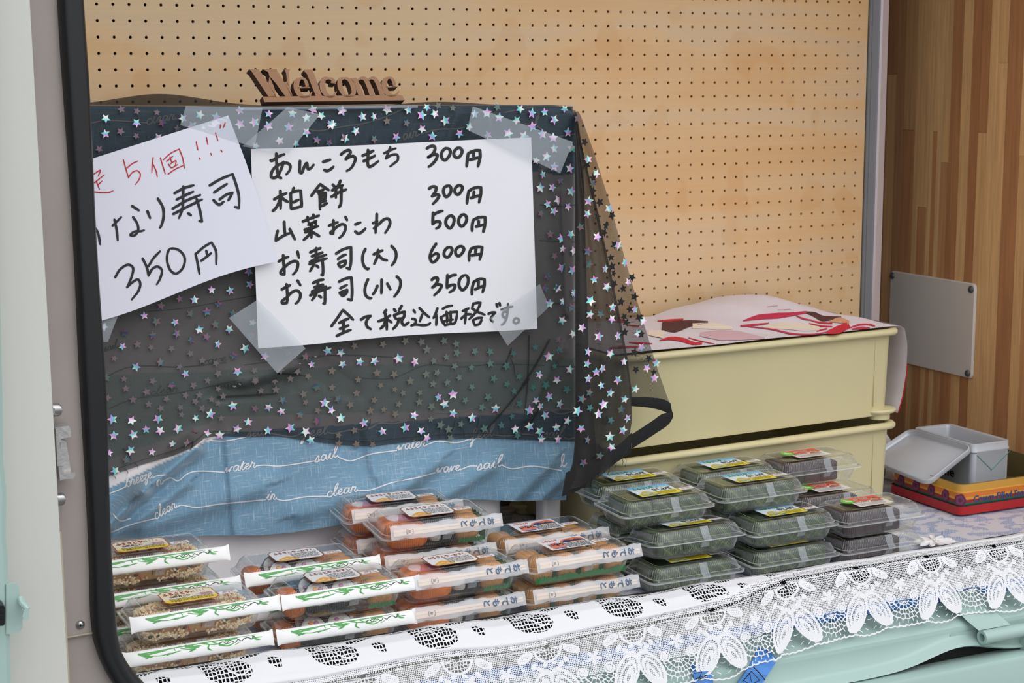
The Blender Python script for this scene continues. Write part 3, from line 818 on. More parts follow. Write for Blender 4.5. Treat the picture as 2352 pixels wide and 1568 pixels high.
def disp(x, y):
    d = 0.0
    for a, b, h, w in FOLDS:
        dd, s = seg_d(x, y, a, b)
        if dd < 3.2 * w: d += (2.6 if x < 720 else 1.7) * h * math.exp(-(dd / (w * (0.55 if s > 0 else 1.1))) ** 2)
    lo = max(0.0, (y - 760) / 480.0)
    d += 0.010 * lo * (1 + math.sin(x * 0.011 + y * 0.004)) + 0.004 * lo * math.sin(x * 0.031 + y * 0.012)
    d += 0.0012 * math.sin(x * 0.023 + 1.3) * math.sin(y * 0.017)
    return max(-0.002, d)
def S(x, y, off=0.0): return onY(x, y, YF - disp(x, y) - off)

def left_px(y): return 150 + (y - 240) * 0.062           # hidden behind the seal
def right_px(y):
    return np.interp(y, [240, 250, 700, 1000, 1060, 1092, 1110, 1150], [1314, 1321, 1323, 1322, 1319, 1305, 1303, 1300])
def bottom_px(x):
    return np.interp(x, [150, 250, 400, 500, 600, 680, 754, 805, 870, 940, 1050, 1130, 1205, 1250, 1300], [1240, 1236, 1232, 1229, 1229, 1222, 1211, 1202, 1180, 1160, 1146, 1147, 1151, 1149, 1148])
def top_px(x): return np.interp(x, [150, 205, 440, 700, 1000, 1200, 1295, 1320], [243, 243, 245, 245, 243, 243, 246, 254])
BLUE, WH, PM = (112, 151, 176), (226, 220, 220), (190, 208, 202)
def band_col(x, y):
    s = (x - 760) / 560.0
    yb1 = 398 + 4 * math.sin(x * .05)                    # lower edge of the top blue band
    y2 = 842 - 20 * s; y3 = 950 - 14 * s; y4 = 978 - 38 * s
    if x < 520: y4 += (520 - x) * 0.40; y3 += (520 - x) * 0.34
    if y < yb1: return BLUE
    if y < y2: return WH
    if y < y3: return PM
    if y < y4: return WH
    return BLUE
bc = empty('banded_cloth', (0.33, -0.25, 0.78), 'blue and white banded cotton cloth draped over the display stand', 'cloth', world_parts=True)
NX, NY = 300, 250
mb = MB(); P = []; PX = []
for r in range(NY + 1):
    v = r / NY; row = []; prow = []
    for c in range(NX + 1):
        u = c / NX
        x = left_px(240 + v * 900) * (1 - u) + 1320 * u
        yt, yb_ = top_px(x), bottom_px(min(x, 1300))
        y = yt + (yb_ - yt) * v
        x = left_px(y) * (1 - u) + right_px(y) * u
        p = S(x, y)
        if v < 0.02: p = p + np.array([0, 0.012 * (1 - v / 0.02) ** 2, 0])
        row.append(p); prow.append((x, y))
    P.append(row); PX.append(prow)
vs = [p for r in P for p in r]; fs = []; cs = []
for r in range(NY):
    for c in range(NX):
        fs.append((r * (NX + 1) + c, r * (NX + 1) + c + 1, (r + 1) * (NX + 1) + c + 1, (r + 1) * (NX + 1) + c)); cs.append(band_col(*PX[r][c]))
mb.add(vs, fs); mb.vcol = [band_col(*PX[r][c]) for r in range(NY + 1) for c in range(NX + 1)]
mb.build('front_drop', M['cloth'], parent=bc, smooth=True)
mb = MB(); TOPZ = 1.4985
zt = S(700, 245)[2]
rows = []
for k, yy in enumerate(np.linspace(YF + 0.010, -0.10, 8)):
    rows.append([(x, yy, TOPZ + 0.0015 * math.sin(x * 30 + k)) for x in np.linspace(-0.16, 0.800, 30)])
mb.grid(rows, BLUE)
sd = []
for z in np.linspace(TOPZ, 0.80, 16):
    sd.append([(0.800 + 0.004 * math.sin(z * 20 + yy * 30) + 0.010 * max(0, (1.2 - z)), yy, z) for yy in np.linspace(YF + 0.004, -0.10, 12)])
mb.grid(sd, WH)
mb.build('top_and_side', M['cloth'], parent=bc, smooth=True)

# cursive words printed on the cloth
CUR = {
 'a': ([[(.75, .8), (.4, 1), (.1, .6), (.2, .1), (.5, .1), (.8, .9), (.75, .2), (.95, 0), (1.15, .3)]], 1.05),
 'b': ([[(-.1, .2), (.4, 1.2), (.6, 2.0), (.35, 1.9), (.15, .5), (.35, 0), (.75, .2), (.7, .8), (.45, .9), (1.0, .8)]], .95),
 'c': ([[(.7, .8), (.45, 1), (.1, .6), (.15, .1), (.5, 0), (.95, .35)]], .85),
 'e': ([[(-.05, .3), (.5, .6), (.55, .95), (.25, .9), (.1, .4), (.35, 0), (.85, .35)]], .78),
 'f': ([[(-.1, .2), (.5, 1.2), (.7, 2.0), (.4, 1.8), (.1, -.8), (-.1, -1.1), (.0, -.4), (.5, .1), (.9, .3)]], .8),
 'i': ([[(-.05, .3), (.3, 1), (.2, .2), (.4, 0), (.7, .35)], [(.48, 1.42), (.54, 1.5)]], .62),
 'l': ([[(-.05, .3), (.45, 1.3), (.6, 2.1), (.35, 1.9), (.15, .4), (.3, 0), (.65, .35)]], .6),
 'n': ([[(-.05, .3), (.2, 1), (.1, 0)], [(.13, .5), (.45, .95), (.62, .7), (.55, .1), (.8, 0), (1.05, .35)]], .98),
 'r': ([[(-.05, .3), (.25, 1.1), (.3, .85), (.6, .85), (.45, .2), (.65, 0), (.9, .35)]], .82),
 's': ([[(-.05, .2), (.4, 1.1), (.45, .5), (.35, .05), (.0, .1)], [(.35, .05), (.8, .35)]], .7),
 't': ([[(-.05, .3), (.4, 1.6), (.2, .3), (.35, 0), (.7, .35)], [(.1, 1.05), (.7, 1.15)]], .6),
 'v': ([[(-.05, .4), (.2, .95), (.25, .1), (.65, .9), (.95, .8)]], .85),
 'w': ([[(-.05, .4), (.2, .95), (.2, .1), (.5, .5), (.55, .1), (.85, .9), (1.15, .8)]], 1.08),
 'z': ([[(.0, .8), (.55, .9), (.1, .1), (.5, -.2), (.2, -.9), (.1, -.4), (.7, .2)]], .7)}
def cursive(mbx, word, x0, y0, x1, y1, xh, w, off, col=(225, 224, 226)):
    tot = sum(CUR[c][1] for c in word); L_ = math.hypot(x1 - x0, y1 - y0); s = L_ / tot
    ca, sa = (x1 - x0) / L_, (y1 - y0) / L_; t = 0
    for ch in word:
        for st in CUR[ch][0]:
            pts = []
            for (a, b) in st:
                u, v = (t + a) * s + b * xh * 0.28, b * xh
                pts.append((x0 + u * ca + v * sa, y0 + u * sa - v * ca))
            vs, fs = ribbon2d(pts, w, 4, 0.7); mbx.add([S(x, y, off) for x, y in vs], fs, col)
        t += CUR[ch][1]
def wline(mbx, pts, w, off, col=(225, 224, 226)):
    q = catmull(pts, 8); n = len(q)
    vs, fs = ribbon2d([tuple(p) for p in q], w, 1, 1); mbx.add([S(x, y, off) for x, y in vs], fs, col)
W_ = 2.7
for (wd, a, b, c, d) in [('water', 517, 1086, 588, 1073), ('sail', 724, 1062, 775, 1049), ('water', 912, 1035, 978, 1024), ('feel', 1082, 1012, 1134, 1000),
                         ('wave', 1002, 1087, 1056, 1080), ('sail', 1096, 1080, 1152, 1070), ('clear', 750, 1142, 820, 1128), ('in', 612, 1148, 634, 1146),
                         ('clear', 357, 1193, 406, 1165), ('breeze', 290, 1119, 350, 1096), ('sea', 568, 1004, 606, 998), ('feel', 695, 1005, 752, 996),
                         ('sea', 962, 959, 1000, 951), ('breeze', 1174, 942, 1236, 934), ('sail', 1248, 1006, 1292, 1004), ('clear', 336, 286, 402, 274),
                         ('feel', 626, 314, 682, 300), ('feel', 1125, 280, 1150, 262), ('clear', 1238, 393, 1262, 386), ('air', 925, 322, 960, 312), ('sail', 1190, 300, 1235, 292),
                         ('l', 1290, 1075, 1302, 1068), ('n', 362, 1118, 376, 1108)]:
    mb = MB(); cursive(mb, wd, a, b, c, d, 12.5, W_, 0.0009); mb.build('printed_word', M['thread'], parent=bc)
for q in [[(252, 1133), (270, 1126), (290, 1117)], [(350, 1097), (362, 1092), (384, 1090)], [(376, 1104), (392, 1097), (408, 1104), (430, 1088), (450, 1082), (515, 1084)],
          [(588, 1070), (605, 1068), (640, 1070), (700, 1062), (724, 1058)], [(775, 1048), (790, 1055), (806, 1058), (850, 1043), (912, 1034)], [(978, 1022), (1004, 1013), (1050, 1016), (1080, 1008)],
          [(1134, 998), (1160, 1001), (1210, 997), (1245, 1003)], [(1292, 1002), (1306, 1008), (1320, 1004)], [(256, 1222), (300, 1205), (357, 1190)], [(406, 1164), (415, 1160), (450, 1165), (500, 1158), (560, 1152), (612, 1147)],
          [(634, 1145), (650, 1149), (700, 1141), (750, 1139)], [(820, 1127), (850, 1125), (900, 1108), (960, 1096), (1000, 1085)], [(1056, 1079), (1080, 1070), (1096, 1070)], [(1152, 1068), (1175, 1076), (1220, 1070), (1290, 1080)],
          [(445, 1018), (470, 1012), (520, 1012), (566, 1003)], [(606, 992), (640, 998), (672, 1002), (695, 994)], [(752, 992), (762, 995), (800, 988), (850, 983), (870, 972), (905, 972), (960, 960)],
          [(1000, 947), (1050, 947), (1100, 936), (1140, 944), (1174, 934)], [(1236, 933), (1260, 940), (1285, 950), (1320, 944)],
          [(207, 283), (240, 277), (300, 279), (336, 282)], [(402, 273), (430, 271), (500, 262)], [(682, 298), (700, 296), (730, 300), (780, 292), (850, 280), (900, 262), (935, 246)],
          [(960, 310), (1000, 298), (1060, 294), (1110, 276)], [(1160, 258), (1200, 250), (1225, 246)], [(1235, 290), (1270, 312), (1320, 308)], [(260, 1180), (270, 1192), (280, 1196), (300, 1190)]]:
    mb = MB(); wline(mb, q, W_, 0.0009); mb.build('printed_line', M['thread'], parent=bc)
for q in [[(236, 868), (300, 842), (420, 842), (520, 832)], [(250, 938), (300, 918), (420, 900), (560, 870)], [(340, 715), (420, 708), (520, 690), (600, 676)], [(560, 838), (640, 828), (780, 815), (900, 820)],
          [(830, 868), (900, 868), (980, 838), (1060, 842), (1140, 836), (1320, 842)], [(1240, 470), (1290, 474), (1322, 470)], [(1240, 552), (1322, 556)], [(1245, 700), (1322, 694)]]:
    mb = MB(); wline(mb, q, 2.0, 0.0009); mb.build('printed_line', M['thread2'], parent=bc)
for (wd, a, b, c, d) in [('clear', 345, 908, 410, 898), ('wave', 460, 838, 520, 828), ('sail', 240, 808, 270, 798)]:
    mb = MB(); cursive(mb, wd, a, b, c, d, 9, 1.8, 0.0009); mb.build('printed_word', M['thread2'], parent=bc)

# foam boxes that carry the cloth
fb = empty('foam_box', (0.25, -0.22, T), 'white foam box standing under the banded cloth', 'box', world_parts=True)
mb = MB(); mb.rbox(-0.16, 0.664, -0.345, -0.06, T + 0.002, 0.915, 0.02, n=4); mb.build('box_body', M['foam'], parent=fb, smooth=True, auto=40)
mb = MB(); mb.rbox(-0.165, 0.669, -0.350, -0.055, 0.905, 0.935, 0.02, n=4); mb.build('box_lid', M['foam'], parent=fb, smooth=True, auto=40)
fb2 = empty('cardboard_box', (0.31, -0.22, 0.935), 'brown box hidden under the top of the banded cloth', 'box', world_parts=True)
mb = MB(); mb.box(-0.15, 0.786, -0.345, -0.11, 0.937, 1.494, (160, 130, 100)); mb.build('carton', mat_vc('cardboard', 0.8), parent=fb2)
lg = empty('white_post', (0.765, -0.36, T), 'narrow white post under the right end of the banded cloth', 'post', world_parts=True)
mb = MB(); mb.rbox(0.747, 0.785, -0.355, -0.31, T + 0.002, 0.93, 0.008); mb.build('shaft', M['foam'], parent=lg, smooth=True, auto=40)

# ------------------------------------------------------------------ black star organza over the cloth
org = empty('star_organza', (0.33, -0.42, 0.80), 'sheer black organza with rainbow foil stars draped over the banded cloth', 'organza cloth', world_parts=True)
def hem_px(x): return np.interp(x, [150, 235, 260, 330, 400, 445, 470, 500, 560, 640, 700, 780, 850, 930, 1000, 1100, 1200, 1323], [1125, 1098, 1090, 1066, 1045, 1026, 1006, 1001, 1004, 1002, 1012, 1022, 1026, 1016, 1010, 1006, 1010, 1014])
mb = MB(); P = []
NX2, NY2 = 170, 120
for r in range(NY2 + 1):
    v = r / NY2; row = []
    for c in range(NX2 + 1):
        u = c / NX2; x = left_px(600) * (1 - u) + 1322 * u
        yt, yb_ = top_px(x) - 1, hem_px(x); y = yt + (yb_ - yt) * v
        ff = 0.0035 + 0.0012 * math.sin(x * 0.11) * v
        if y > 985 and 980 < x < 1240: ff += 0.0016 * math.sin(x * 0.42) * (y - 985) / 25
        row.append(S(x, y, ff))
    P.append(row)
top = []
for k in range(10):
    f_ = k / 9
    top.append([(lambda q: (q[0], YF - 0.004 + 0.09 * (1 - f_), q[2] + 0.001 + (0.012 * math.sin(math.pi * (1 - f_)) * math.exp(-((P[0].index(q) - 38) / 22.0) ** 2)) + 0.0)) (p) for p in P[0]] if False else
               [(p[0], YF - 0.004 + 0.10 * (1 - f_), max(p[2], TOPZ + 0.002) + (0.020 * math.sin(math.pi * (1 - f_)) * math.exp(-((i - 32) / 20.0) ** 2)) + (0.006 * math.sin(math.pi * (1 - f_)) * math.exp(-((i - 128) / 14.0) ** 2))) for i, p in enumerate(P[0])])
mb.grid(top); mb.grid(P)
mb.build('front_panel', M['organza'], parent=org, smooth=True)
# stitched hem line and dark gathers
mb = MB()
for dy, w in ((-11, 1.5),):
    xs_ = np.linspace(left_px(600), 1322, 90); q = [(x, hem_px(x) + dy) for x in xs_]
    vs, fs = ribbon2d(q, w, 1, 1); mb.add([S(x, y, 0.0058) for x, y in vs], fs)
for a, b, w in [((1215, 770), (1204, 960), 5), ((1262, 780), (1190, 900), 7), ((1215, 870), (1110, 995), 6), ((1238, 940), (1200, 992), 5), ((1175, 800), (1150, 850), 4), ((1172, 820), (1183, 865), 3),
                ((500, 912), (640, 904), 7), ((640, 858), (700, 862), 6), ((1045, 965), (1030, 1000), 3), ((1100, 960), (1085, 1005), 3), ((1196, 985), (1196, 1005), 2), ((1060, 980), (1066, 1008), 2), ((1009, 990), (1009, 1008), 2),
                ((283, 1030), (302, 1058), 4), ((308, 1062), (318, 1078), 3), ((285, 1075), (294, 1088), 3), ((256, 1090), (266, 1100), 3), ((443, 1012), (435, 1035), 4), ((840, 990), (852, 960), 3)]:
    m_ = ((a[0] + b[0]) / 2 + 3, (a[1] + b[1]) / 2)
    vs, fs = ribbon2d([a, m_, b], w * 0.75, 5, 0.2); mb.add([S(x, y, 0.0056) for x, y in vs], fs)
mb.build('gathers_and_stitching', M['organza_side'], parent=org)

# tail hanging off the right corner of the stand
def tailY(y): return np.interp(y, [245, 400, 700, 1000, 1150], [YF - 0.006, -0.440, -0.525, -0.560, -0.565])
inner = ([260, 300, 480, 700, 820, 900, 960, 1040], [1324, 1328, 1372, 1419, 1441, 1451, 1452, 1440])
outer = ([250, 258, 290, 340, 470, 600, 740, 850, 932], [1322, 1331, 1343, 1361, 1402, 1437, 1478, 1511, 1540])
mb = MB(); rows = []
for y in np.linspace(256, 928, 60):
    xi = np.interp(y, *inner) - 6; xo = np.interp(y, *outer)
    rows.append([onY(xi + (xo - xi) * u, y - 12 * (1 - u) * (y > 850), tailY(y) + 0.012 + 0.008 * math.sin(u * 5)) for u in np.linspace(0, 1, 10)])
mb.grid(rows); mb.build('tail_back_layer', M['organza_side'], parent=org, smooth=True)
mb = MB(); rows = []
def tb(u): return np.interp(u, [0, 0.25, 0.55, 0.8, 1], [1128, 1118, 1092, 1062, 1040])
for v in np.linspace(0, 1, 70):
    row = []
    for u in np.linspace(0, 1, 26):
        y = 258 + (tb(u) - 258) * v
        xl = np.interp(y, [250, 1000, 1060, 1100, 1130], [1320, 1321, 1316, 1303, 1292]); xi = np.interp(y, *inner)
        row.append(onY(xl + (xi - xl) * u, y, tailY(y) - 0.010 * abs(math.sin(u * 7.5)) * min(1, v * 3)))
    rows.append(row)
mb.grid(rows); mb.build('tail_front_layer', m_sheer('organza_double', (20, 18, 18), 0.88, 0.7, 0.08), parent=org, smooth=True)
mb = MB(); rows = []
for v in np.linspace(0, 1, 60):                        # gathered inner folds by the corner
    row = []
    for u in np.linspace(0, 1, 12):
        y = 262 + (1120 - 262) * v
        xl = np.interp(y, [250, 1000, 1060, 1130], [1321, 1323, 1318, 1296]); wd = np.interp(y, [262, 350, 600, 900, 1130], [4, 18, 24, 32, 60])
        row.append(onY(xl + wd * u, y, tailY(y) + 0.006 - 0.006 * math.sin(u * 18)))
    rows.append(row)
mb.grid(rows); mb.build('tail_gathered_fold', m_sheer('organza_folds', (18, 17, 17), 0.88, 0.7, 0.06), parent=org, smooth=True)
mb = MB()
def hem_band(top_, bot_, Y0, Y1):
    A = catmull(top_, 5); B = catmull(bot_, 5); n = len(A)
    rows = [[onY(*A[i], Y0 + (Y1 - Y0) * i / n) for i in range(n)], [onY(*((A[i] + B[i]) / 2), Y0 + (Y1 - Y0) * i / n - 0.002) for i in range(n)], [onY(*B[i], Y0 + (Y1 - Y0) * i / n) for i in range(n)]]
    mb.grid(rows)
hem_band([(1448, 912), (1490, 912), (1525, 917), (1540, 925)], [(1448, 932), (1490, 936), (1520, 943), (1546, 955)], -0.550, -0.56)
hem_band([(1546, 946), (1522, 950), (1500, 965), (1450, 998)], [(1546, 958), (1536, 974), (1505, 996), (1452, 1030)], -0.562, -0.562)
hem_band([(1452, 992), (1420, 1022), (1370, 1050), (1330, 1070), (1300, 1085)], [(1450, 1040), (1415, 1062), (1370, 1092), (1330, 1125), (1290, 1140)], -0.568, -0.57)
mb.build('tail_hem', M['hem'], parent=org, smooth=True)
mb = MB()
for (x, y, x2, y2) in [(1400, 1066, 1395, 1090), (1415, 1058, 1412, 1075), (1428, 1050, 1430, 1068), (1375, 1085, 1370, 1104), (1386, 1076, 1388, 1086), (1436, 1046, 1436, 1072), (1360, 1096, 1366, 1108), (1345, 1105, 1338, 1118)]:
    vs, fs = ribbon2d([(x, y), ((x + x2) / 2 + 2, (y + y2) / 2), (x2, y2)], 1.3, 3); mb.add([onY(a, b, -0.571) for a, b in vs], fs)
mb.build('frayed_threads', M['hem'], parent=org)

# foil stars (centres measured on the cloth)
ST = []
def stars(x0, y0, s, txt, zone):
    for q in txt.split():
        a, b, k = q.split(','); ST.append((x0 + float(a) / s, y0 + float(b) / s, k, zone))
stars(0, 0, 2.94, '''715,800,b 922,830,b 712,903,b 815,888,d 920,918,d 1095,828,m 1197,867,d 1070,930,b 670,1007,d 925,750,d 1060,758,d 820,737,d 1235,800,b 1350,775,m 1300,850,b 1460,790,b 1620,745,b 1620,838,b 1718,825,b 1815,768,b 1813,850,b 1975,765,b 2070,795,b 1950,857,b 2170,780,m 2115,740,b 2070,893,b 2240,840,b 2310,748,b 1888,950,b 2140,945,m 2000,970,m 1728,985,m 2330,935,b''', 0)
stars(700, 0, 2.94, '''250,748,b 390,787,b 468,787,b 558,740,b 182,840,b 272,932,m 345,885,b 555,817,d 688,830,m 470,940,m 618,925,b 165,965,m 700,742,b 790,777,b 878,768,b 825,725,m 950,815,b 793,870,b 862,920,b 1045,902,b 1110,857,b 1148,770,b 1230,762,b 1313,793,b 1430,812,b 1535,765,b 1620,757,b 1685,808,b 1538,853,b 1605,905,b 1678,930,b 1375,900,b 1238,912,b 1480,918,b 1778,893,b 1805,1000,b 1685,1003,b 1633,1057,b 1685,1125,b 1790,1137,b 1608,1178,m 1563,1083,m 1725,1220,m 1590,1268,b 1672,1265,b 1800,1292,b 1640,1378,b 1713,1350,b 1778,1395,b 1683,1425,b 1595,1440,m 1755,735,m 1455,735,m 1300,722,d 1000,728,d 900,712,d''', 0)
stars(1250, 200, 3.135, '''192,1058,b 213,1178,b 75,1217,m 127,1300,b 203,1318,b 22,1360,m 122,1090,b 43,1058,m 133,1165,m 97,1447,m 220,1483,b 133,1543,b 40,1558,b 5,1450,m''', 0)
stars(1250, 600, 3.135, '''97,195,m 217,228,b 195,332,m 130,425,m 208,523,b 105,563,m 110,637,m''', 0)
stars(1250, 200, 3.135, '''240,225,m 290,397,k 318,520,b 307,563,k 375,622,b 352,652,k 352,695,m 350,745,k 400,830,k 467,875,b 320,820,b 312,912,b 488,923,k 445,997,k 262,1007,m 382,1077,b 432,1047,k 505,1135,k 533,1138,b 315,1183,m 480,1227,k 325,1275,m 440,1307,b 488,1290,k 500,1340,k 582,1262,b 360,1385,m 605,1403,b 452,1437,b 632,1370,k 568,1450,k 650,1508,k 333,1538,b 505,1415,k 553,1545,k 383,930,k''', 1)
stars(1250, 600, 3.135, '''493,330,b 330,382,b 405,380,m 488,415,b 653,347,b 617,345,k 272,478,b 392,540,b 530,537,b 685,405,k 715,432,b 575,400,k 592,440,k 675,520,b 700,525,k 580,510,k 315,650,b 475,665,b 650,655,k 700,617,b 575,722,b 310,737,m 420,770,b 752,697,k 808,733,m 740,768,b 790,800,k 660,780,k 795,840,b 318,845,b 530,853,b 412,893,m 375,797,m 657,920,m 475,948,b 272,990,m 428,1030,b 240,1077,b 580,993,m 555,1065,m 390,1100,b 600,1130,b 265,1203,b 568,1215,b 473,1262,b 485,1337,b 312,1285,m 400,1400,m 283,1450,m 325,945,m 330,1055,d 480,1145,d 440,1140,k''', 1)
stars(0, 500, 3.92, '''2240,485,m 2250,600,b 1905,650,m 2073,657,m 1617,730,m 1752,738,b 1450,793,m 1970,778,m 1300,880,m 1715,862,m 1865,845,m 1408,935,m 1577,940,m 2097,860,m 1940,960,m 1795,1007,m 2065,1003,b 2275,945,m 2265,1060,m 1122,1037,m 1375,1055,m 1592,1042,m 1722,1100,m 1860,1070,m 1963,1138,b 935,980,b 1103,1158,m 1238,1140,d 1360,1165,d 1545,1178,d 2207,1175,b 1715,1222,d 2105,1243,m 1030,1265,d 1445,1300,m 1823,1283,d 1945,1308,d 1225,1342,m 1617,1340,d 1670,1403,m 1965,1402,d 2140,1385,m 2290,1375,d 960,1440,m 1117,1450,d 1375,1470,d 1545,1505,m 1743,1508,d 1870,1465,d 2300,1467,d 1965,1540,d''', 0)
stars(200, 780, 3.92, '''183,522,d 413,540,d 555,580,d 665,618,d 840,610,d 715,533,d 885,500,d 1010,498,d 975,555,d 1120,537,d 1180,573,d 1038,617,d 1225,507,d 350,440,d 535,470,d 228,717,b 403,728,m 640,712,b 852,675,d 978,705,m 1110,668,b 1208,705,d 240,862,b 418,855,b 530,808,b 657,818,b 820,800,b 980,815,m 1312,595,b 1512,620,m 1635,608,b 1750,645,b 1762,545,m 1920,675,m 1450,740,b 1350,803,b 1628,817,b 1195,858,b 1080,843,m 1830,793,b 1968,828,b 2070,733,m 2285,705,b 2200,635,b 2140,568,b 2260,533,m 1968,563,d 1950,490,d 2078,635,d 2068,428,m 2205,430,d 770,938,m 905,935,m 200,1018,m 392,997,b 585,1010,m 355,1080,m 253,1178,b 2015,903,b 1515,367,d 1830,350,d 1690,370,d 1895,285,d 1990,328,d 1565,458,d 1700,450,d 1810,122,m 1600,150,m 2165,98,b 2285,118,b 1968,152,m 2022,222,m 2300,220,m 2205,280,m 1740,275,m''', 0)
stars(750, 780, 3.92, '''252,55,m 508,40,m 710,12,m 855,20,m 1058,10,m 1168,38,m 905,88,m 648,170,b 797,198,b 433,190,b 300,197,b 965,190,m 1080,155,d 1175,117,m 1337,105,m 1475,108,m 1155,238,d 1305,250,d 1475,213,m 1620,235,m 1735,332,m 455,300,m 610,312,m 755,372,m 900,310,m 997,295,d 1195,340,d 488,412,d 615,448,d 690,480,d 840,475,d 960,398,d 1088,385,d 1310,425,m 1507,350,m 1625,398,m 1690,465,d 1685,122,d 1880,65,m 2095,95,m 2002,152,b 2055,237,d 2190,267,b 1915,315,b 2075,362,b 2165,447,m 1862,427,m 1975,408,m 1455,515,m 1250,545,d 1138,492,b 1008,515,b 1063,578,b 945,600,m 1140,662,b 1400,608,m 1523,618,b 1740,575,m 1887,548,b 2005,512,b 2100,580,b 1925,600,b 1830,635,b 1970,680,b 1672,690,d 1312,703,b 1212,760,m 1028,768,m 940,715,d 790,680,b 620,668,m 835,560,m 650,580,d 515,630,d 430,543,d 395,640,m 215,585,m 270,483,d 285,360,d 337,750,b 250,815,m 505,825,b 710,790,b 852,820,b 905,885,b 1115,885,m 1100,808,m 1420,800,m 1575,770,m 1700,805,b 1828,780,b 1920,825,b 2070,790,b 2170,730,b 1720,862,d 1935,897,b 2085,897,b 108,860,d 110,935,m 270,940,m 415,942,d''', 0)
def star_mesh(name, material):
    me = bpy.data.meshes.new(name)
    vs = [(0, -0.0002, 0)]
    for k in range(10):
        a = math.pi / 2 + math.pi * k / 5; rr_ = 1.0 if k % 2 == 0 else 0.47
        vs.append((rr_ * math.cos(a), 0, rr_ * math.sin(a)))
    me.from_pydata(vs, [], [(0, 1 + k, 1 + (k + 1) % 10) for k in range(10)]); me.materials.append(material); return me
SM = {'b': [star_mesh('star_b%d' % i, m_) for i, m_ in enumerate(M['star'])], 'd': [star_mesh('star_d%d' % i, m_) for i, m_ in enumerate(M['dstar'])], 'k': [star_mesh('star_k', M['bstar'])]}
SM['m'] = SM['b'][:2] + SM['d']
ow = np.array(org['_w'])
order = sorted(range(len(ST)), key=lambda i: {'b': 0, 'm': 2, 'k': 1, 'd': 3}[ST[i][2]])
extra = MB(); ex_n = 0
for n_, i in enumerate(order):
    x, y, k, zn = ST[i]
    if zn == 0: p = S(x, y, 0.0072)
    else: p = onY(x, y, tailY(y) - 0.014)
    rpx = {'b': 12.0, 'm': 10.8, 'k': 11.0, 'd': 9.5}[k] * random.uniform(0.86, 1.1)
    depth = float(np.dot(p - CAM, ROT[:, 1])); rad = rpx / F_PX * depth
    ang = random.uniform(0, 2 * math.pi); ty = random.uniform(-0.25, 0.25)
    if n_ < 300:
        me = random.choice(SM[k]); o = bpy.data.objects.new('star', me); COL.objects.link(o); o.parent = org
        o.location = (p - ow).tolist(); o.rotation_euler = (random.uniform(-.2, .2), ang, ty); o.scale = (rad, rad, rad)
    else:
        vs = [(p[0], p[1], p[2])]
        for q in range(10):
            a = ang + math.pi * q / 5; rr_ = rad * (1.0 if q % 2 == 0 else 0.47)
            vs.append((p[0] + rr_ * math.cos(a), p[1], p[2] + rr_ * math.sin(a)))
        extra.add(vs, [(0, 1 + q, 1 + (q + 1) % 10) for q in range(10)])
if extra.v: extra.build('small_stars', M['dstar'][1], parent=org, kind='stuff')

# ------------------------------------------------------------------ handwritten papers
def paper(name, quad, Y, amp, material, label, edge=None):
    """quad: TL TR BR BL in pixels, set on the plane Y with a gentle bulge"""
    mbx = MB(); rows = []
    def bul(x, y): return amp * (0.6 * math.sin(x * 0.009 + 0.8) * math.sin(y * 0.010) + 0.4 * math.sin(x * 0.021 + y * 0.013))
    for v in np.linspace(0, 1, 28):
        row = []
        for u in np.linspace(0, 1, 36):
            a = np.array(quad[0]) * (1 - u) + np.array(quad[1]) * u; b = np.array(quad[3]) * (1 - u) + np.array(quad[2]) * u
            q = a * (1 - v) + b * v
            if edge: q = q + edge(u, v)
            row.append(onY(q[0], q[1], Y - bul(*q)))
        rows.append(row)
    e = empty(name, tuple(rows[-1][18]), label, 'paper sign', world_parts=True)
    mbx.grid(rows); mbx.build('sheet', material, parent=e, smooth=True)
    return e, bul
class Writer:
    def __init__(s, Y, bul, key): s.Y, s.bul, s.key, s.g = Y, bul, key, {}
    def stroke(s, x0, y0, sc, pts, w, taper=0.75):
        q = [(x0 + a / sc, y0 + b / sc) for a, b in pts]
        c = np.mean(q, axis=0); s.mb = s.g.setdefault(s.key(c[0], c[1]), MB())
        vs, fs = ribbon2d(q, w, 7, taper)
        s.mb.add([onY(x, y, s.Y - s.bul(x, y) - 0.0007) for x, y in vs], fs)
def row_key(x, y):
    rows = (380, 455, 525, 600, 670, 742) if x < 950 else (360, 445, 515, 582, 655, 735)
    if y > 700 and x > 750: return 9
    return (0 if x < 950 else 1, int(np.argmin([abs(y - r_) for r_ in rows])))
def tilt_key(x, y): return 10 if (x > 500 and y < 300) else (20 if x > 440 and y < 375 else (30 if x < 262 and y < 440 else 0)) + int(np.argmin([abs(y + 0.30 * (x - 400) - r_) for r_ in (255, 375, 485, 620)]))
def finish(wr, name, material, parent):
    for g_ in wr.g.values(): g_.build(name, material, parent=parent)
def parse(txt):
    return [[tuple(float(v) for v in p.split(',')) for p in st.split()] for st in txt.strip().split(';') if st.strip()]

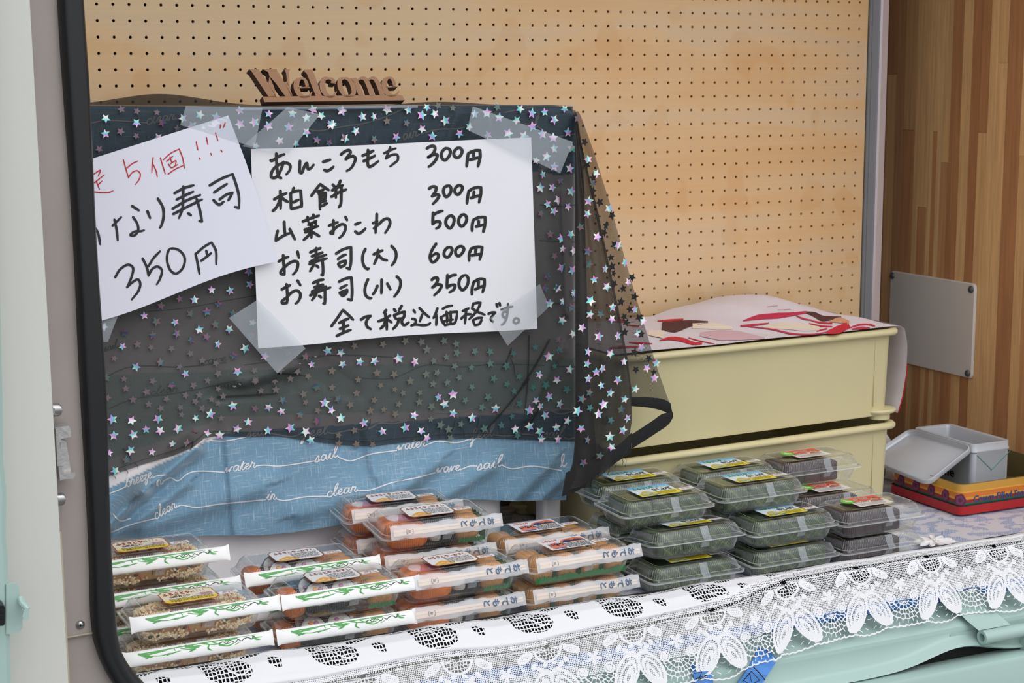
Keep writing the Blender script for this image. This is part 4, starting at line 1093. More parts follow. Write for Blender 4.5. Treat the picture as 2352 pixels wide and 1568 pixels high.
def wob(u, v): return np.array([0, 3.0 * math.sin(u * 7 + 1) * v + 1.5 * math.sin(u * 5) * (1 - v)])
YP = -0.407
pm, bulm = paper('price_list', [(576, 342), (1220, 317), (1234, 752), (593, 797)], YP, 0.0035, M['paper'], 'handwritten price list paper with six lines of black marker, right of the tilted sign', wob)
A_ = '''480,455 500,465 600,400 700,360; 570,350 575,500 590,650 615,715 655,735; 680,480 650,580 600,680 550,725 500,720 490,680 520,600 600,530 680,500 740,500 785,540 775,610 720,680;
935,465 930,560 935,640 960,650 1000,560 1040,500 1060,590 1100,580 1150,520; 1290,480 1330,470 1410,445; 1310,605 1350,620 1400,600 1460,550;
1565,370 1620,325 1690,300 1715,330 1680,390 1640,440 1700,405 1765,395 1790,430 1770,500 1720,580 1650,625;
1985,295 1985,400 1980,500 2000,555 2050,540 2150,465; 1900,385 2000,345 2075,305; 1915,470 2010,430 2100,380;
535,1060 640,1000 735,960; 632,925 635,1060 637,1210; 630,1050 590,1150 540,1220 505,1240; 650,1030 700,1070 755,1100;
840,880 820,940; 790,960 795,1090 795,1210; 800,955 870,932 945,922; 945,922 955,1050 965,1180; 830,1105 920,1062; 800,1205 870,1192 970,1165;
1110,1005 1180,910 1245,825; 1245,825 1310,870 1385,920; 1200,940 1260,925 1310,905; 1240,975 1245,1100 1245,1220; 1225,975 1330,955; 1330,955 1325,1060; 1240,1012 1320,1000; 1240,1062 1335,1045; 1245,1105 1345,1080; 1280,1160 1360,1115;
1440,830 1480,880; 1560,770 1530,840 1500,880; 1430,920 1530,870 1605,840; 1420,1020 1540,950 1655,905; 1490,860 1490,1040; 1575,850 1572,1000 1562,1140 1530,1190'''
B_ = '''355,395 360,500 370,600; 255,535 235,620 225,690; 225,690 300,640 370,600 445,570; 440,505 480,590 525,675;
640,395 760,345 900,300; 715,320 725,400; 805,285 810,350; 850,385 780,420 720,450; 740,420 760,460; 670,520 780,490 885,465; 830,395 845,450 800,500; 780,430 775,540 775,650; 760,570 710,630 650,680; 800,560 850,590 905,625; 680,560 770,530;
1045,460 1110,430 1190,400; 1115,370 1115,460 1115,580; 1115,580 1070,570 1120,520 1190,460 1260,435 1300,460 1295,530 1250,610 1200,650; 1300,320 1330,380;
1450,440 1540,405; 1450,545 1500,580 1560,550 1615,495;
1785,275 1780,400 1770,490 1765,575; 1725,420 1800,390; 1740,500 1820,430 1900,360 1960,350 1990,400 1970,480 1910,575;
270,1010 340,970 425,935; 340,910 345,1020 355,1120 360,1210; 360,1210 310,1200 300,1170 350,1110 430,1040 510,1005 560,1020 565,1090 530,1170 485,1215; 560,855 585,960;
755,870 840,830 925,800; 850,800 845,900 835,950; 780,930 870,900 955,865; 750,1020 880,950 1010,905; 745,1050 880,1000 1020,960; 850,950 810,1060 750,1165; 945,990 955,1110 955,1220; 955,1220 920,1210; 850,1070 890,1105;
1155,890 1250,830 1385,785; 1385,785 1387,900 1385,1020 1370,1125; 1370,1125 1310,1105; 1185,975 1250,925 1315,900; 1190,1045 1220,1100; 1220,1100 1290,1060 1310,1000; 1310,1000 1240,1015 1190,1045;
1610,815 1575,890 1565,990 1590,1080 1640,1125 1670,1115; 1735,900 1810,865 1880,835; 1805,830 1795,930 1740,1055; 1810,910 1870,970 1950,995; 2010,770 2070,840 2085,920 2060,1010 2010,1075'''
C_ = '''315,435 385,395 455,365; 390,350 400,450 405,560 400,640; 400,640 330,645 320,620 400,550 470,480 550,450 600,490 600,560 560,630 525,655; 560,295 610,375;
800,335 880,295 970,280; 880,300 870,390; 820,400 900,375 965,355; 780,470 900,410 1010,385; 755,525 900,460 1075,400; 880,380 850,500 780,605; 985,450 985,560 985,650; 985,650 950,645; 890,530 935,560; 800,490 870,440;
1200,315 1290,270 1390,245; 1390,245 1400,350 1405,480 1395,600; 1395,600 1330,580; 1220,415 1330,360; 1210,480 1260,530 1320,480 1330,440; 1330,440 1210,480; 1235,490 1310,470;
1650,275 1615,360 1600,450 1620,530 1680,570 1710,565; 1795,375 1760,460 1720,515; 1860,280 1860,400 1855,500; 1945,340 2000,440; 2090,230 2145,290 2150,370 2110,470 2050,550;
1085,1000 1180,870 1260,750; 1260,750 1340,820 1425,905; 1205,950 1280,910 1355,880; 1215,1040 1290,1010 1355,985; 1165,1150 1270,1100 1390,1055; 1270,920 1270,1110;
1540,900 1600,860 1690,840; 1690,840 1650,880 1620,950 1640,1010 1700,1050;
1930,750 1890,800; 1810,925 1900,890 2000,830; 1915,800 1920,850 1935,950 1940,1060; 1920,900 1890,990 1835,1045; 1950,900 2020,945; 2050,740 2085,775; 2170,685 2120,770; 2050,830 2130,800 2215,775; 2215,775 2195,870 2080,890; 2055,835 2080,890; 2130,880 2100,970 2030,1050; 2185,870 2170,940 2205,985 2285,935'''
F_ = '''335,415 365,460; 425,380 500,460 585,530; 470,480 430,600; 315,550 360,560 370,610 300,655; 300,655 360,640 480,650 560,640 600,610;
705,385 680,460 640,545; 685,480 690,560 685,655; 785,395 860,360 940,345; 755,520 780,590 820,650; 820,650 900,630 965,620 1000,530 1010,440; 1010,440 900,455 770,520; 845,440 855,540 850,610; 905,440 910,540 905,610; 800,590 950,560;
1095,430 1150,405 1195,385; 1150,400 1140,500 1130,630; 1070,550 1130,490; 1165,480 1235,480; 1260,310 1235,400; 1260,320 1310,305 1370,300; 1370,300 1340,380 1280,470 1190,560; 1240,390 1300,430 1440,490; 1250,570 1280,650; 1280,650 1350,630 1390,560; 1395,535 1320,540 1250,575;
1490,475 1540,455 1600,450; 1600,450 1550,510 1530,560 1570,600; 1615,320 1635,375; 1660,305 1675,355'''
D_ = '''540,275 600,240 660,245 665,300 620,370 560,410; 560,410 640,370 700,370 690,430 630,510 565,560; 840,270 780,320 765,400 815,455 880,400 905,320 880,280 840,270; 1020,265 965,320 960,380 1010,420 1070,370 1085,310 1060,270 1020,265;
1180,350 1165,460 1155,560; 1180,350 1270,310 1360,300; 1360,300 1365,400 1340,510 1330,560; 1265,330 1260,420; 1200,450 1280,430 1350,410;
575,895 620,865 680,870 680,920 620,1010; 620,1010 700,985 730,1000 700,1060 630,1135; 860,850 810,880 800,960 840,1020 900,970 915,890 890,850 860,850; 1040,840 985,880 975,950 1020,985 1075,930 1090,870 1060,845 1040,840;
1190,930 1170,1030 1160,1130; 1190,930 1280,880 1375,870; 1375,870 1375,970 1345,1115; 1270,940 1260,1020; 1220,1040 1290,1015 1365,1000;
640,1265 635,1350 630,1440; 630,1440 690,1400 745,1410 740,1470 680,1515; 640,1300 710,1260 790,1235; 890,1315 840,1370 840,1450 900,1505 950,1440 960,1350 920,1310 890,1315; 1090,1295 1040,1350 1035,1430 1080,1475 1140,1420 1155,1340 1120,1295 1090,1295;
1255,1385 1240,1470 1240,1555; 1255,1380 1340,1340 1440,1330; 1440,1330 1440,1430 1420,1530 1410,1570; 1340,1390 1340,1460; 1300,1480 1420,1450'''
E_ = '''685,400 620,500 590,620 630,685 700,640 720,570 680,550 610,600; 870,455 815,510 810,580 860,610 915,550 930,480 900,455 870,455; 1050,440 990,490 990,560 1030,590 1090,540 1115,480 1080,440 1050,440;
1225,475 1195,560 1195,670; 1225,475 1310,450 1395,450; 1395,450 1385,540 1355,650; 1300,470 1290,550; 1230,580 1300,570 1370,560;
615,960 650,930 705,930 700,990 625,1075; 625,1075 700,1030 765,1040 740,1110 650,1200; 860,880 855,980 850,1080; 850,1080 910,1040 975,1040 960,1100 885,1155; 865,930 930,890 1000,880; 1110,890 1050,950 1040,1050 1090,1115 1160,1050 1180,940 1150,890 1110,890;
1265,990 1240,1090 1235,1190; 1265,990 1350,945 1430,945; 1430,945 1430,1040 1400,1155; 1340,980 1335,1070; 1285,1105 1360,1070 1420,1050'''
wr_ = Writer(YP, bulm, row_key)
for (x0, y0, tx, w) in ((550, 300, A_, 7.0), (600, 450, B_, 6.8), (600, 600, C_, 6.8), (900, 650, F_, 6.2), (900, 300, D_, 7.2), (900, 500, E_, 7.0)):
    for st in parse(tx): wr_.stroke(x0, y0, 6.72, st, w)
for st in parse('535,1035 580,1013 618,1000; 578,992 560,1040 548,1070; 548,1070 590,1045 625,1045 628,1080 600,1105 575,1125'): wr_.stroke(700, 0, 2.94, st, 5.8)
finish(wr_, 'marker_line', M['ink'], pm)
wr_ = Writer(YP, bulm, row_key)
for st in parse('1690,410 1780,380 1870,360; 1795,315 1790,420 1770,540 1730,620 1690,650; 1770,440 1720,450 1710,500 1740,530 1775,510; 1920,540 1885,570 1885,605 1920,622 1955,600 1958,560 1920,540'): wr_.stroke(900, 650, 6.72, st, 5.6)
finish(wr_, 'faded_marker_line', M['grey_ink'], pm)

YL = -0.422
def wob2(u, v): return np.array([6 * math.sin(v * 3.1) * u, 14 * math.sin(u * 5.6 + 0.3) * v * 0.7])
pl_, bull = paper('tilted_sign', [(118, 394), (524, 265), (636, 604), (150, 752)], YL, 0.003, M['paper2'], 'tilted white sign with red and black handwriting beside the black seal', wob2)
wr_ = Writer(YL, bull, tilt_key)
for st in parse('''80,830 180,768 150,850; 40,960 85,945 235,828; 125,920 170,1030; 150,965 205,912; 60,1050 90,1058 200,1070 290,1068 355,1045;
490,625 525,750 560,870; 560,870 610,800 680,775 720,820 700,900 650,962; 540,738 610,680 690,642;
893,595 880,700 875,805; 893,690 930,770 950,858; 990,600 1020,700 1058,820; 1030,628 1130,540 1245,482; 1245,482 1290,600 1318,742; 1095,820 1200,750 1300,705; 1075,650 1160,578; 1120,590 1145,670; 1100,685 1140,735 1190,710 1225,692; 1130,680 1200,640 1195,700;
1475,385 1498,497; 1518,602 1530,625; 1613,328 1633,425; 1670,540 1683,567; 1735,265 1770,375; 1808,497 1827,523; 1803,155 1797,205; 1866,128 1843,195'''): wr_.stroke(200, 260, 5.88, st, 2.7)
finish(wr_, 'red_line', M['red'], pl_)
wr_ = Writer(YL, bull, tilt_key)
for st in parse('''1655,975 1800,890 1965,820; 1965,820 2010,950 2050,1110 2055,1280; 2055,1280 1990,1262; 1715,1070 1800,1010 1895,950; 1790,1165 1880,1100 1965,1070; 1965,1070 1935,1130 1905,1180; 1705,1170 1785,1235 1850,1190;
1180,1080 1310,1010 1445,970; 1300,985 1298,1130 1290,1280 1240,1420; 1210,1165 1320,1110 1440,1055; 1155,1290 1340,1180 1535,1100; 1165,1360 1360,1260 1560,1160; 1480,1155 1520,1290 1555,1460; 1555,1460 1510,1450; 1365,1350 1410,1380;
815,1320 855,1420; 955,1150 1020,1260 1035,1380 1010,1500 985,1550; 605,1250 705,1315'''): wr_.stroke(200, 260, 5.88, st, 6.4)
for st in parse('''345,225 465,105; 370,140 400,280 415,425; 620,105 680,200 690,290 640,355 585,350 640,305 720,300 775,285; 115,260 150,330 178,480;
380,920 450,810 560,750 620,790 600,920 540,1055; 540,1055 610,990 690,950 720,1010 690,1110 600,1225; 750,665 810,790 830,900; 830,900 880,810 950,775 1010,820 990,930 940,1020; 830,770 900,660 990,565;
1110,545 1080,680 1130,830 1200,870 1290,800 1320,660 1250,560 1150,530 1110,545; 1465,600 1495,740 1520,880; 1465,610 1580,510 1680,450; 1680,450 1740,560 1745,750; 1610,560 1630,640; 1540,700 1620,640 1680,590'''): wr_.stroke(200, 480, 5.88, st, 5.8)
finish(wr_, 'marker_line', M['ink2'], pl_)

# tape strips
def tape(quad, Y, label, m_=None, grp='tape strips holding the papers'):
    mbx = MB(); rows = []
    for v in np.linspace(0, 1, 8):
        row = []
        for u in np.linspace(0, 1, 8):
            a = np.array(quad[0]) * (1 - u) + np.array(quad[1]) * u; b = np.array(quad[3]) * (1 - u) + np.array(quad[2]) * u
            q = a * (1 - v) + b * v; row.append(onY(q[0], q[1], min(Y, YF - disp(*q) - 0.009) - 0.001 * math.sin(u * 6 + v * 4)))
        rows.append(row)
    mbx.grid(rows); return mbx.build('tape_strip', m_ or M['tape'], smooth=True, label=label, cat='tape', group=grp)
tape([(427, 243), (603, 248), (585, 338), (414, 287)], -0.4235, 'wide frosted tape strip holding the top of the tilted sign')
tape([(660, 246), (736, 262), (662, 352), (556, 336)], -0.4155, 'frosted tape strip over the top left corner of the price list')
tape([(1086, 244), (1316, 326), (1287, 398), (1073, 298)], -0.4150, 'long frosted tape strip over the top right corner of the price list')
tape([(526, 730), (592, 688), (702, 800), (637, 857)], -0.4150, 'frosted tape strip over the bottom left corner of the price list')
tape([(1240, 652), (1262, 704), (1166, 794), (1126, 730)], -0.4150, 'frosted tape strip over the bottom right corner of the price list', M['tape2'])
tape([(200, 733), (272, 722), (248, 785), (190, 785)], -0.4200, 'frosted tape end below the tilted sign beside the black seal')

# ------------------------------------------------------------------ Welcome sign
ws = empty('welcome_sign', (0.334, -0.362, TOPZ + 0.0145), 'brown fibreboard cut-out sign reading Welcome on top of the draped stand', 'sign', rot=(math.radians(-25), 0, math.radians(4)))
def U(p): return ((p[0] - 1025) * 0.000177, (455 - p[1]) * 0.000176)
def slab(mbx, v2, fs, th, col=(200, 200, 200)):
    n = len(v2); V = [(x, 0, z) for x, z in v2] + [(x, th, z) for x, z in v2]
    F = [tuple(f) for f in fs] + [tuple(n + i for i in reversed(f)) for f in fs]
    ed = {}
    for f in fs:
        for i in range(len(f)):
            e = (f[i], f[(i + 1) % len(f)]); ed[e] = ed.get(e, 0) + 1
    for (a, b) in ed:
        if (b, a) not in ed: F.append((a, b, n + b, n + a))
    mbx.add(V, F, col)
def poly(pts):
    v = [U(p) for p in pts]; return v, [tuple(range(len(v) - 1, -1, -1))]
def brush(pts, ws_):
    q = catmull(pts, 7) if len(pts) > 2 else [np.array(pts[0], float), np.array(pts[1], float)]
    n = len(q); L_, R_ = [], []
    for i, p in enumerate(q):
        t = q[min(i + 1, n - 1)] - q[max(i - 1, 0)]; t = t / np.linalg.norm(t); nr = np.array([-t[1], t[0]])
        w = np.interp(i / (n - 1), np.linspace(0, 1, len(ws_)), ws_) / 2
        L_.append(U(p + nr * w)); R_.append(U(p - nr * w))
    return L_ + R_, [(i, i + 1, n + i + 1, n + i) for i in range(n - 1)]
TH = 0.016
def part_letters(name, shapes):
    mbx = MB()
    for v, f in shapes: slab(mbx, v, f, TH)
    o = mbx.build(name, M['mdf'], parent=ws, origin=None)
    o.data.materials.append(M['mdf_side'])
    for p in o.data.polygons:
        if abs(p.normal.y) < 0.5: p.material_index = 1
    return o
part_letters('sign_base', [poly([(262, 400), (1742, 395), (1770, 405), (1785, 455), (272, 458)])])
part_letters('letter_w', [poly([(180, 108), (288, 108), (282, 122), (300, 150), (350, 262), (405, 395), (325, 398), (200, 128)]), poly([(350, 262), (375, 190), (395, 262), (405, 300), (402, 395), (392, 395)]),
    poly([(318, 108), (468, 108), (464, 124), (474, 140), (522, 255), (575, 398), (500, 398), (430, 262), (378, 185), (372, 140), (345, 120)]), poly([(520, 250), (548, 240), (565, 290), (575, 398), (560, 398)]),
    poly([(545, 108), (606, 108), (600, 120), (588, 140), (568, 280), (560, 300), (545, 262), (556, 160), (552, 120)])])
part_letters('letter_e', [brush([(722, 305), (745, 300), (752, 270), (735, 215), (700, 207), (655, 240), (636, 310), (655, 380), (700, 405), (750, 395), (790, 355)], [14, 26, 40, 30, 22, 55, 62, 55, 30, 22, 12]), brush([(650, 308), (780, 305)], [14, 14])])
part_letters('letter_l', [poly([(755, 112), (845, 112), (888, 398), (822, 400), (775, 160), (752, 130)])])
part_letters('letter_c', [brush([(1038, 262), (1040, 225), (1000, 208), (950, 215), (918, 275), (920, 350), (960, 400), (1010, 398), (1055, 350)], [52, 40, 22, 40, 62, 62, 40, 24, 10])])
part_letters('letter_o', [brush([(1165, 208), (1120, 225), (1105, 310), (1135, 390), (1180, 402), (1230, 380), (1245, 300), (1215, 225), (1165, 208)], [20, 42, 58, 40, 22, 42, 58, 42, 20])])
part_letters('letter_m', [poly([(1238, 212), (1298, 205), (1312, 222), (1340, 398), (1282, 400), (1262, 245)]), brush([(1310, 232), (1345, 210), (1385, 212), (1412, 260), (1435, 400)], [14, 24, 44, 56, 56]), brush([(1420, 236), (1455, 210), (1495, 212), (1525, 260), (1548, 400)], [14, 24, 44, 56, 56])])
part_letters('letter_e', [brush([(1675, 300), (1700, 298), (1706, 265), (1690, 212), (1650, 206), (1608, 240), (1590, 310), (1610, 380), (1655, 402), (1700, 392), (1745, 352)], [14, 26, 40, 30, 22, 55, 62, 55, 30, 22, 12]), brush([(1605, 305), (1735, 300)], [14, 14])])
mb = MB(); mb.rbox(0.150, 0.480, -0.388, -0.30, TOPZ + 0.0005, TOPZ + 0.006, 0.003)
mb.build('plastic_strip', M['tape'], smooth=True, auto=40, label='clear plastic strip lying under the Welcome sign', cat='plastic strip')

# ------------------------------------------------------------------ cream crates
CW, CD, CH = 0.722, 0.425, 0.1925
def make_crate(name, loc, label):
    e = empty(name, loc, label, 'crate', 'stacked cream crates', rot=(0, 0, math.radians(3.6)))
    mb = MB(); w, d = CW - 0.034, CD - 0.034
    def R(ww, dd, z, r=0.02): return [(x, y, z) for x, y in rrect(0, 0, ww, dd, r, 5)]
    mb.rings([R(w - 0.014, d - 0.014, 0.012), R(w - 0.010, d - 0.010, 0.009), R(w - 0.008, d - 0.008, 0.014), R(w, d, CH - 0.016), R(w + 0.003, d + 0.003, CH - 0.012)], cap0=True)
    mb.rings([R(w - 0.006, d - 0.006, CH - 0.006), R(w - 0.018, d - 0.018, 0.016)], cap1=True)
    mb.build('crate_body', M['crate'], parent=e, smooth=True, auto=35)
    mb = MB(); C_ = [(0.0, -0.012), (0.013, -0.013), (0.017, -0.009), (0.017, -0.004), (0.013, 0.0), (0.002, 0.0), (-0.003, -0.003), (-0.003, -0.012)]
    mb.rings([R(w + 2 * o, d + 2 * o, CH + z, 0.02 + max(o, 0)) for o, z in C_ + [C_[0]]])
    mb.build('crate_rim', M['crate'], parent=e, smooth=True, auto=60)
    for sx in (-1, 1):
        for sy in (-1, 1):
            mb = MB(); cx, cy = sx * (w / 2 - 0.018), sy * (d / 2 - 0.016)
            def D(r, z, k=1.0): return [(cx + k * r * math.cos(a), cy + r * math.sin(a), z) for a in [2 * math.pi * q / 20 for q in range(20)]]
            mb.rings([D(0.020, -0.0, 1.2), D(0.020, 0.012, 1.2), D(0.027, 0.014, 1.35), D(0.029, 0.018, 1.35), D(0.027, 0.022, 1.35), D(0.016, 0.024, 1.3)], cap0=True, cap1=True)
            mb.build('corner_foot', M['crate'], parent=e, smooth=True, auto=40)
    mb = MB(); mb.box(w / 2 - 0.0485, w / 2 - 0.0475, -d / 2 - 0.0004, -d / 2 + 0.003, 0.03, CH - 0.012); mb.build('mould_line', M['crate'], parent=e)
    return e
cx_, cy_ = 1.178, -0.243
c2 = make_crate('bread_crate', (cx_, cy_, T - 0.003), 'lower cream plastic crate behind the leaf-wrapped rice cake packs')
c1 = copy_tree(c2); c1.location = (cx_ - 0.002, cy_, T - 0.003 + CH + 0.006); c1['label'] = 'upper cream plastic crate with a red and white towel laid over it'
mb = MB()
ca_, sa_ = math.cos(math.radians(3.6)), math.sin(math.radians(3.6))
def cw_(x, y, z): return (cx_ + x * ca_ - y * sa_, cy_ + x * sa_ + y * ca_, z)

# towel
TZ = 1.0345
def th(x, y):
    # height of the towel above the rim in crate coordinates
    u, v = (x + 0.36) / 0.72, (y + 0.20) / 0.40
    h = 0.030 * math.exp(-((u - 0.75) / 0.21) ** 2 - ((v - 0.80) / 0.30) ** 2) + 0.006 * math.sin(u * 9 + 1) * v + 0.010 * math.exp(-((u - 0.88) / 0.07) ** 2) * v
    h += 0.004 * math.sin(x * 45 + y * 30) * 0.5
    edge = min(1, max(0, (v) / 0.12)); h = h * edge - 0.006 * (1 - edge) * 0 + 0.0035
    if u < 0.32: h -= 0.010 * (0.32 - u) / 0.32 * v
    return max(0.002, h)
tw = empty('towel', (cx_, cy_, TZ), 'white towel with red and brown printed shapes lying over the upper cream crate', 'towel', world_parts=True)
mb = MB(); rows = []
for v in np.linspace(0, 1, 50):
    row = []
    for u in np.linspace(0, 1, 110):
        x = -0.345 + u * 0.705; yb_ = 0.190 - 0.05 * max(0, 0.45 - u); yf = -0.1985 + 0.004 * math.sin(u * 15)
        y = yf + (yb_ - yf) * v
        row.append(cw_(x, y, TZ + th(x, y)))
    rows.append(row)
mb.grid(rows)
def flap(x, y, s):
    """hanging end beyond the right rim, s from 0 (rim) to 1 (lower edge)"""
    px_ = 0.360 + np.interp(s, [0, 0.12, 0.3, 0.6, 0.85, 1], [0, 0.014, 0.024, 0.026, 0.018, 0.008]); pz = TZ + 0.004 - np.interp(s, [0, 0.12, 0.3, 0.6, 0.85, 1], [0.0, 0.008, 0.04, 0.10, 0.155, 0.188])
    return cw_(px_ + 0.003 * math.sin(y * 40), y, pz)
rows = []
for s in np.linspace(0, 1, 26): rows.append([flap(0, -0.1985 + 0.008 * s + 0.37 * k / 24, s) for k in range(25)])
mb.grid(rows); mb.build('towel_cloth', M['towel'], parent=tw, smooth=True)
mb = MB(); rows = []
for s in np.linspace(0.52, 1.005, 14): rows.append([tuple(np.array(flap(0, -0.2005 + 0.008 * s + dx, s)) + np.array([0.0008, -0.0006, 0])) for dx in (0.0, 0.008, 0.020)])
mb.grid(rows, (206, 38, 56)); mb.build('red_border', M['towel_vc'], parent=tw, smooth=True)
def on_towel(x, y):
    z = TZ + 0.004
    for _ in range(12):
        p = onZ(x, y, z); dx, dy = p[0] - cx_, p[1] - cy_
        lx, ly = dx * ca_ + dy * sa_, -dx * sa_ + dy * ca_
        z = 0.5 * z + 0.5 * (TZ + th(lx, ly) + 0.0012)
    return onZ(x, y, z)
mb = MB()
def tb_(pts, ws_, col):
    q = catmull(pts, 6) if len(pts) > 2 else [np.array(pts[0], float), np.array(pts[1], float)]
    n = len(q); A, B, Cc = [], [], []
    for i, p in enumerate(q):
        t = q[min(i + 1, n - 1)] - q[max(i - 1, 0)]; t = t / np.linalg.norm(t); nr = np.array([-t[1], t[0]])
        w = np.interp(i / (n - 1), np.linspace(0, 1, len(ws_)), ws_) / 2
        A.append((p + nr * w)); Cc.append(p); B.append((p - nr * w))
    rows = [[on_towel(1400 + a / 3.36, 650 + b / 3.36) for a, b in R_] for R_ in (A, Cc, B)]
    mb.grid(rows, col)
RD, CR, BR, PK, CM, PE = (204, 34, 50), (196, 44, 78), (86, 44, 42), (214, 176, 184), (236, 220, 200), (220, 160, 120)
for pts, ws_, col in [
    ([(700, 395), (850, 400), (1000, 405), (1200, 425)], [30, 80, 70, 10], PK), ([(640, 330), (800, 330), (950, 345)], [40, 50, 20], CM), ([(300, 380), (420, 395)], [40, 60], CM),
    ([(1180, 340), (1350, 330), (1500, 340), (1620, 350)], [20, 50, 60, 30], CM),
    ([(370, 292), (470, 286), (570, 278)], [8, 18, 12], RD), ([(405, 330), (500, 335), (620, 310), (760, 300)], [60, 90, 50, 16], BR), ([(1030, 290), (1150, 262), (1300, 250), (1400, 240), (1520, 222)], [6, 40, 44, 30, 16], CR),
    ([(1500, 222), (1580, 240), (1640, 270), (1700, 270), (1790, 262)], [10, 36, 44, 34, 10], BR), ([(1010, 330), (1110, 322), (1230, 308)], [14, 18, 8], CR),
    ([(1070, 335), (1250, 355), (1400, 388), (1560, 395), (1690, 375)], [6, 12, 14, 10, 8], CR), ([(1700, 290), (1780, 285), (1850, 300)], [20, 46, 20], PE), ([(1680, 380), (1760, 360), (1850, 320)], [24, 60, 50], RD),
    ([(1560, 290), (1640, 305), (1720, 310)], [8, 14, 10], RD), ([(1540, 310), (1640, 330), (1720, 335)], [6, 12, 8], RD), ([(1440, 250), (1500, 275), (1560, 285)], [8, 14, 8], CR), ([(1600, 370), (1680, 350)], [10, 12], RD),
    ([(1850, 345), (1920, 322), (2000, 318), (2050, 330)], [8, 14, 12, 10], RD), ([(1870, 355), (1950, 345), (2010, 345)], [10, 22, 8], CR),
    ([(385, 442), (470, 425), (570, 438), (640, 462), (715, 465)], [6, 26, 34, 26, 14], RD), ([(608, 420), (700, 445), (812, 468)], [5, 8, 4], RD), ([(150, 455), (240, 462), (330, 466)], [6, 18, 6], RD), ([(0, 500), (100, 494), (220, 490)], [10, 16, 12], RD),
    ([(60, 288), (120, 292)], [30, 22], RD), ([(130, 322), (230, 330)], [8, 6], RD), ([(1220, 180), (1300, 172)], [5, 4], PK), ([(1300, 205), (1400, 200)], [4, 3], PK)]:
    tb_(pts, ws_, col)
mb.build('printed_shapes', M['towel_vc'], parent=tw, smooth=True)

# metal plate on the wood wall
pz_ = [onX(x, y, 1.9985) for x, y in ((2050, 622), (2245, 645), (2237, 872), (2048, 838))]
pe = empty('cover_plate', tuple(pz_[3]), 'square beige cover plate screwed to the wooden wall', 'plate', world_parts=True)
ya, yb2, zt_, zb_ = pz_[0][1], pz_[1][1], 1.069, 0.842
mb = MB()
def PR(ins, x): return [(x, a, b) for a, b in rrect((ya + yb2) / 2, (zt_ + zb_) / 2, abs(ya - yb2) - ins, (zt_ - zb_) - ins, 0.010, 4)]
mb.rings([PR(0, 1.9985), PR(0, 1.994), PR(0.004, 1.9915), PR(0.012, 1.9915)], cap1=True); mb.build('plate_body', M['plate'], parent=pe, smooth=True, auto=40)
for (a, b) in ((ya - 0.009, zt_ - 0.012), (yb2 + 0.012, zt_ - 0.014), (yb2 + 0.012, zb_ + 0.012), (ya - 0.009, zb_ + 0.012)):
    mb = MB(); mb.rings([[(x, a + r_ * math.cos(q), b + r_ * math.sin(q)) for q in [2 * math.pi * k / 14 for k in range(14)]] for r_, x in ((0.0085, 1.9915), (0.0085, 1.989), (0.006, 1.9865), (0.002, 1.9855))], cap1=True)
    mb.build('screw_cap', M['rubber_foot'], parent=pe, smooth=True, auto=50)

# red tray lid with the printed gold tin in it
X0, X1, Y0, Y1 = 1.632, 1.952, -0.525, -0.300
def RR(x0, x1, y0, y1, z, r=0.016, n=6): return [(x, y, z) for x, y in rrect((x0 + x1) / 2, (y0 + y1) / 2, x1 - x0, y1 - y0, r, n)]
rt_ = MB(); rt_.rings([RR(X0 - .004, X1 + .004, Y0 - .004, Y1 + .004, T + 0.0005), RR(X0 - .004, X1 + .004, Y0 - .004, Y1 + .004, T + 0.017), RR(X0 - .0045, X1 + .0045, Y0 - .0045, Y1 + .0045, T + 0.0185), RR(X0 - .003, X1 + .003, Y0 - .003, Y1 + .003, T + 0.0185), RR(X0 - .003, X1 + .003, Y0 - .003, Y1 + .003, T + 0.003)], cap0=True, cap1=True)
rt_.build('red_tin_lid', M['redtin'], smooth=True, auto=35, label='red tin lid lying under the printed gold tin', cat='tin lid')
gt = empty('biscuit_tin', ((X0 + X1) / 2, (Y0 + Y1) / 2, T + 0.005), 'open gold and orange printed biscuit tin standing on the red lid', 'tin', world_parts=True)
mb = MB(); zs = [(T + .004, (20, 70, 66)), (T + .0215, (32, 96, 60)), (T + .024, (150, 34, 40)), (T + .031, (214, 150, 52)), (T + .036, (206, 116, 40)), (T + .046, (226, 160, 60)), (T + .049, (200, 148, 60)), (T + .064, (214, 164, 72))]
for (za, c), (zb, _) in zip(zs, zs[1:]): mb.rings([RR(X0, X1, Y0, Y1, za), RR(X0, X1, Y0, Y1, zb)], c)
mb.rings([RR(X0, X1, Y0, Y1, T + .064), RR(X0 + .0015, X1 - .0015, Y0 + .0015, Y1 - .0015, T + .0652), RR(X0 + .002, X1 - .002, Y0 + .002, Y1 - .002, T + .062), RR(X0 + .002, X1 - .002, Y0 + .002, Y1 - .002, T + .006)], (110, 98, 64), cap1=True)
mb.build('tin_body', M['gold'], parent=gt, smooth=True, auto=35)
mb = MB()
def flower(cx, cz, side):
    for k in range(3):
        r_ = (0.0115, 0.0085, 0.004)[k]; c = ((92, 38, 70), (122, 52, 92), (84, 34, 66))[k]; o = 0.0006 + 0.0005 * k
        ring = [(a * r_, b * r_ * 1.15) for a, b in [(math.cos(q) * (1 + 0.08 * math.cos(5 * q)), math.sin(q) * (1 + 0.08 * math.cos(5 * q))) for q in [2 * math.pi * j / 20 for j in range(20)]]]
        if side == 'l': P_ = [(X0 - o, cx + a, cz + b) for a, b in ring]
        elif side == 'f': P_ = [(cx + a, Y0 - o, cz + b) for a, b in ring]
        else:
            ca5 = math.cos(math.radians(45)); P_ = [(X0 + 0.0047 - ca5 * o + a * ca5, Y0 + 0.0047 - ca5 * o - a * ca5, cz + b) for a, b in ring]
        mb.add(P_, [tuple(range(len(P_) - 1, -1, -1))] if side == 'l' else [tuple(range(len(P_)))], c)
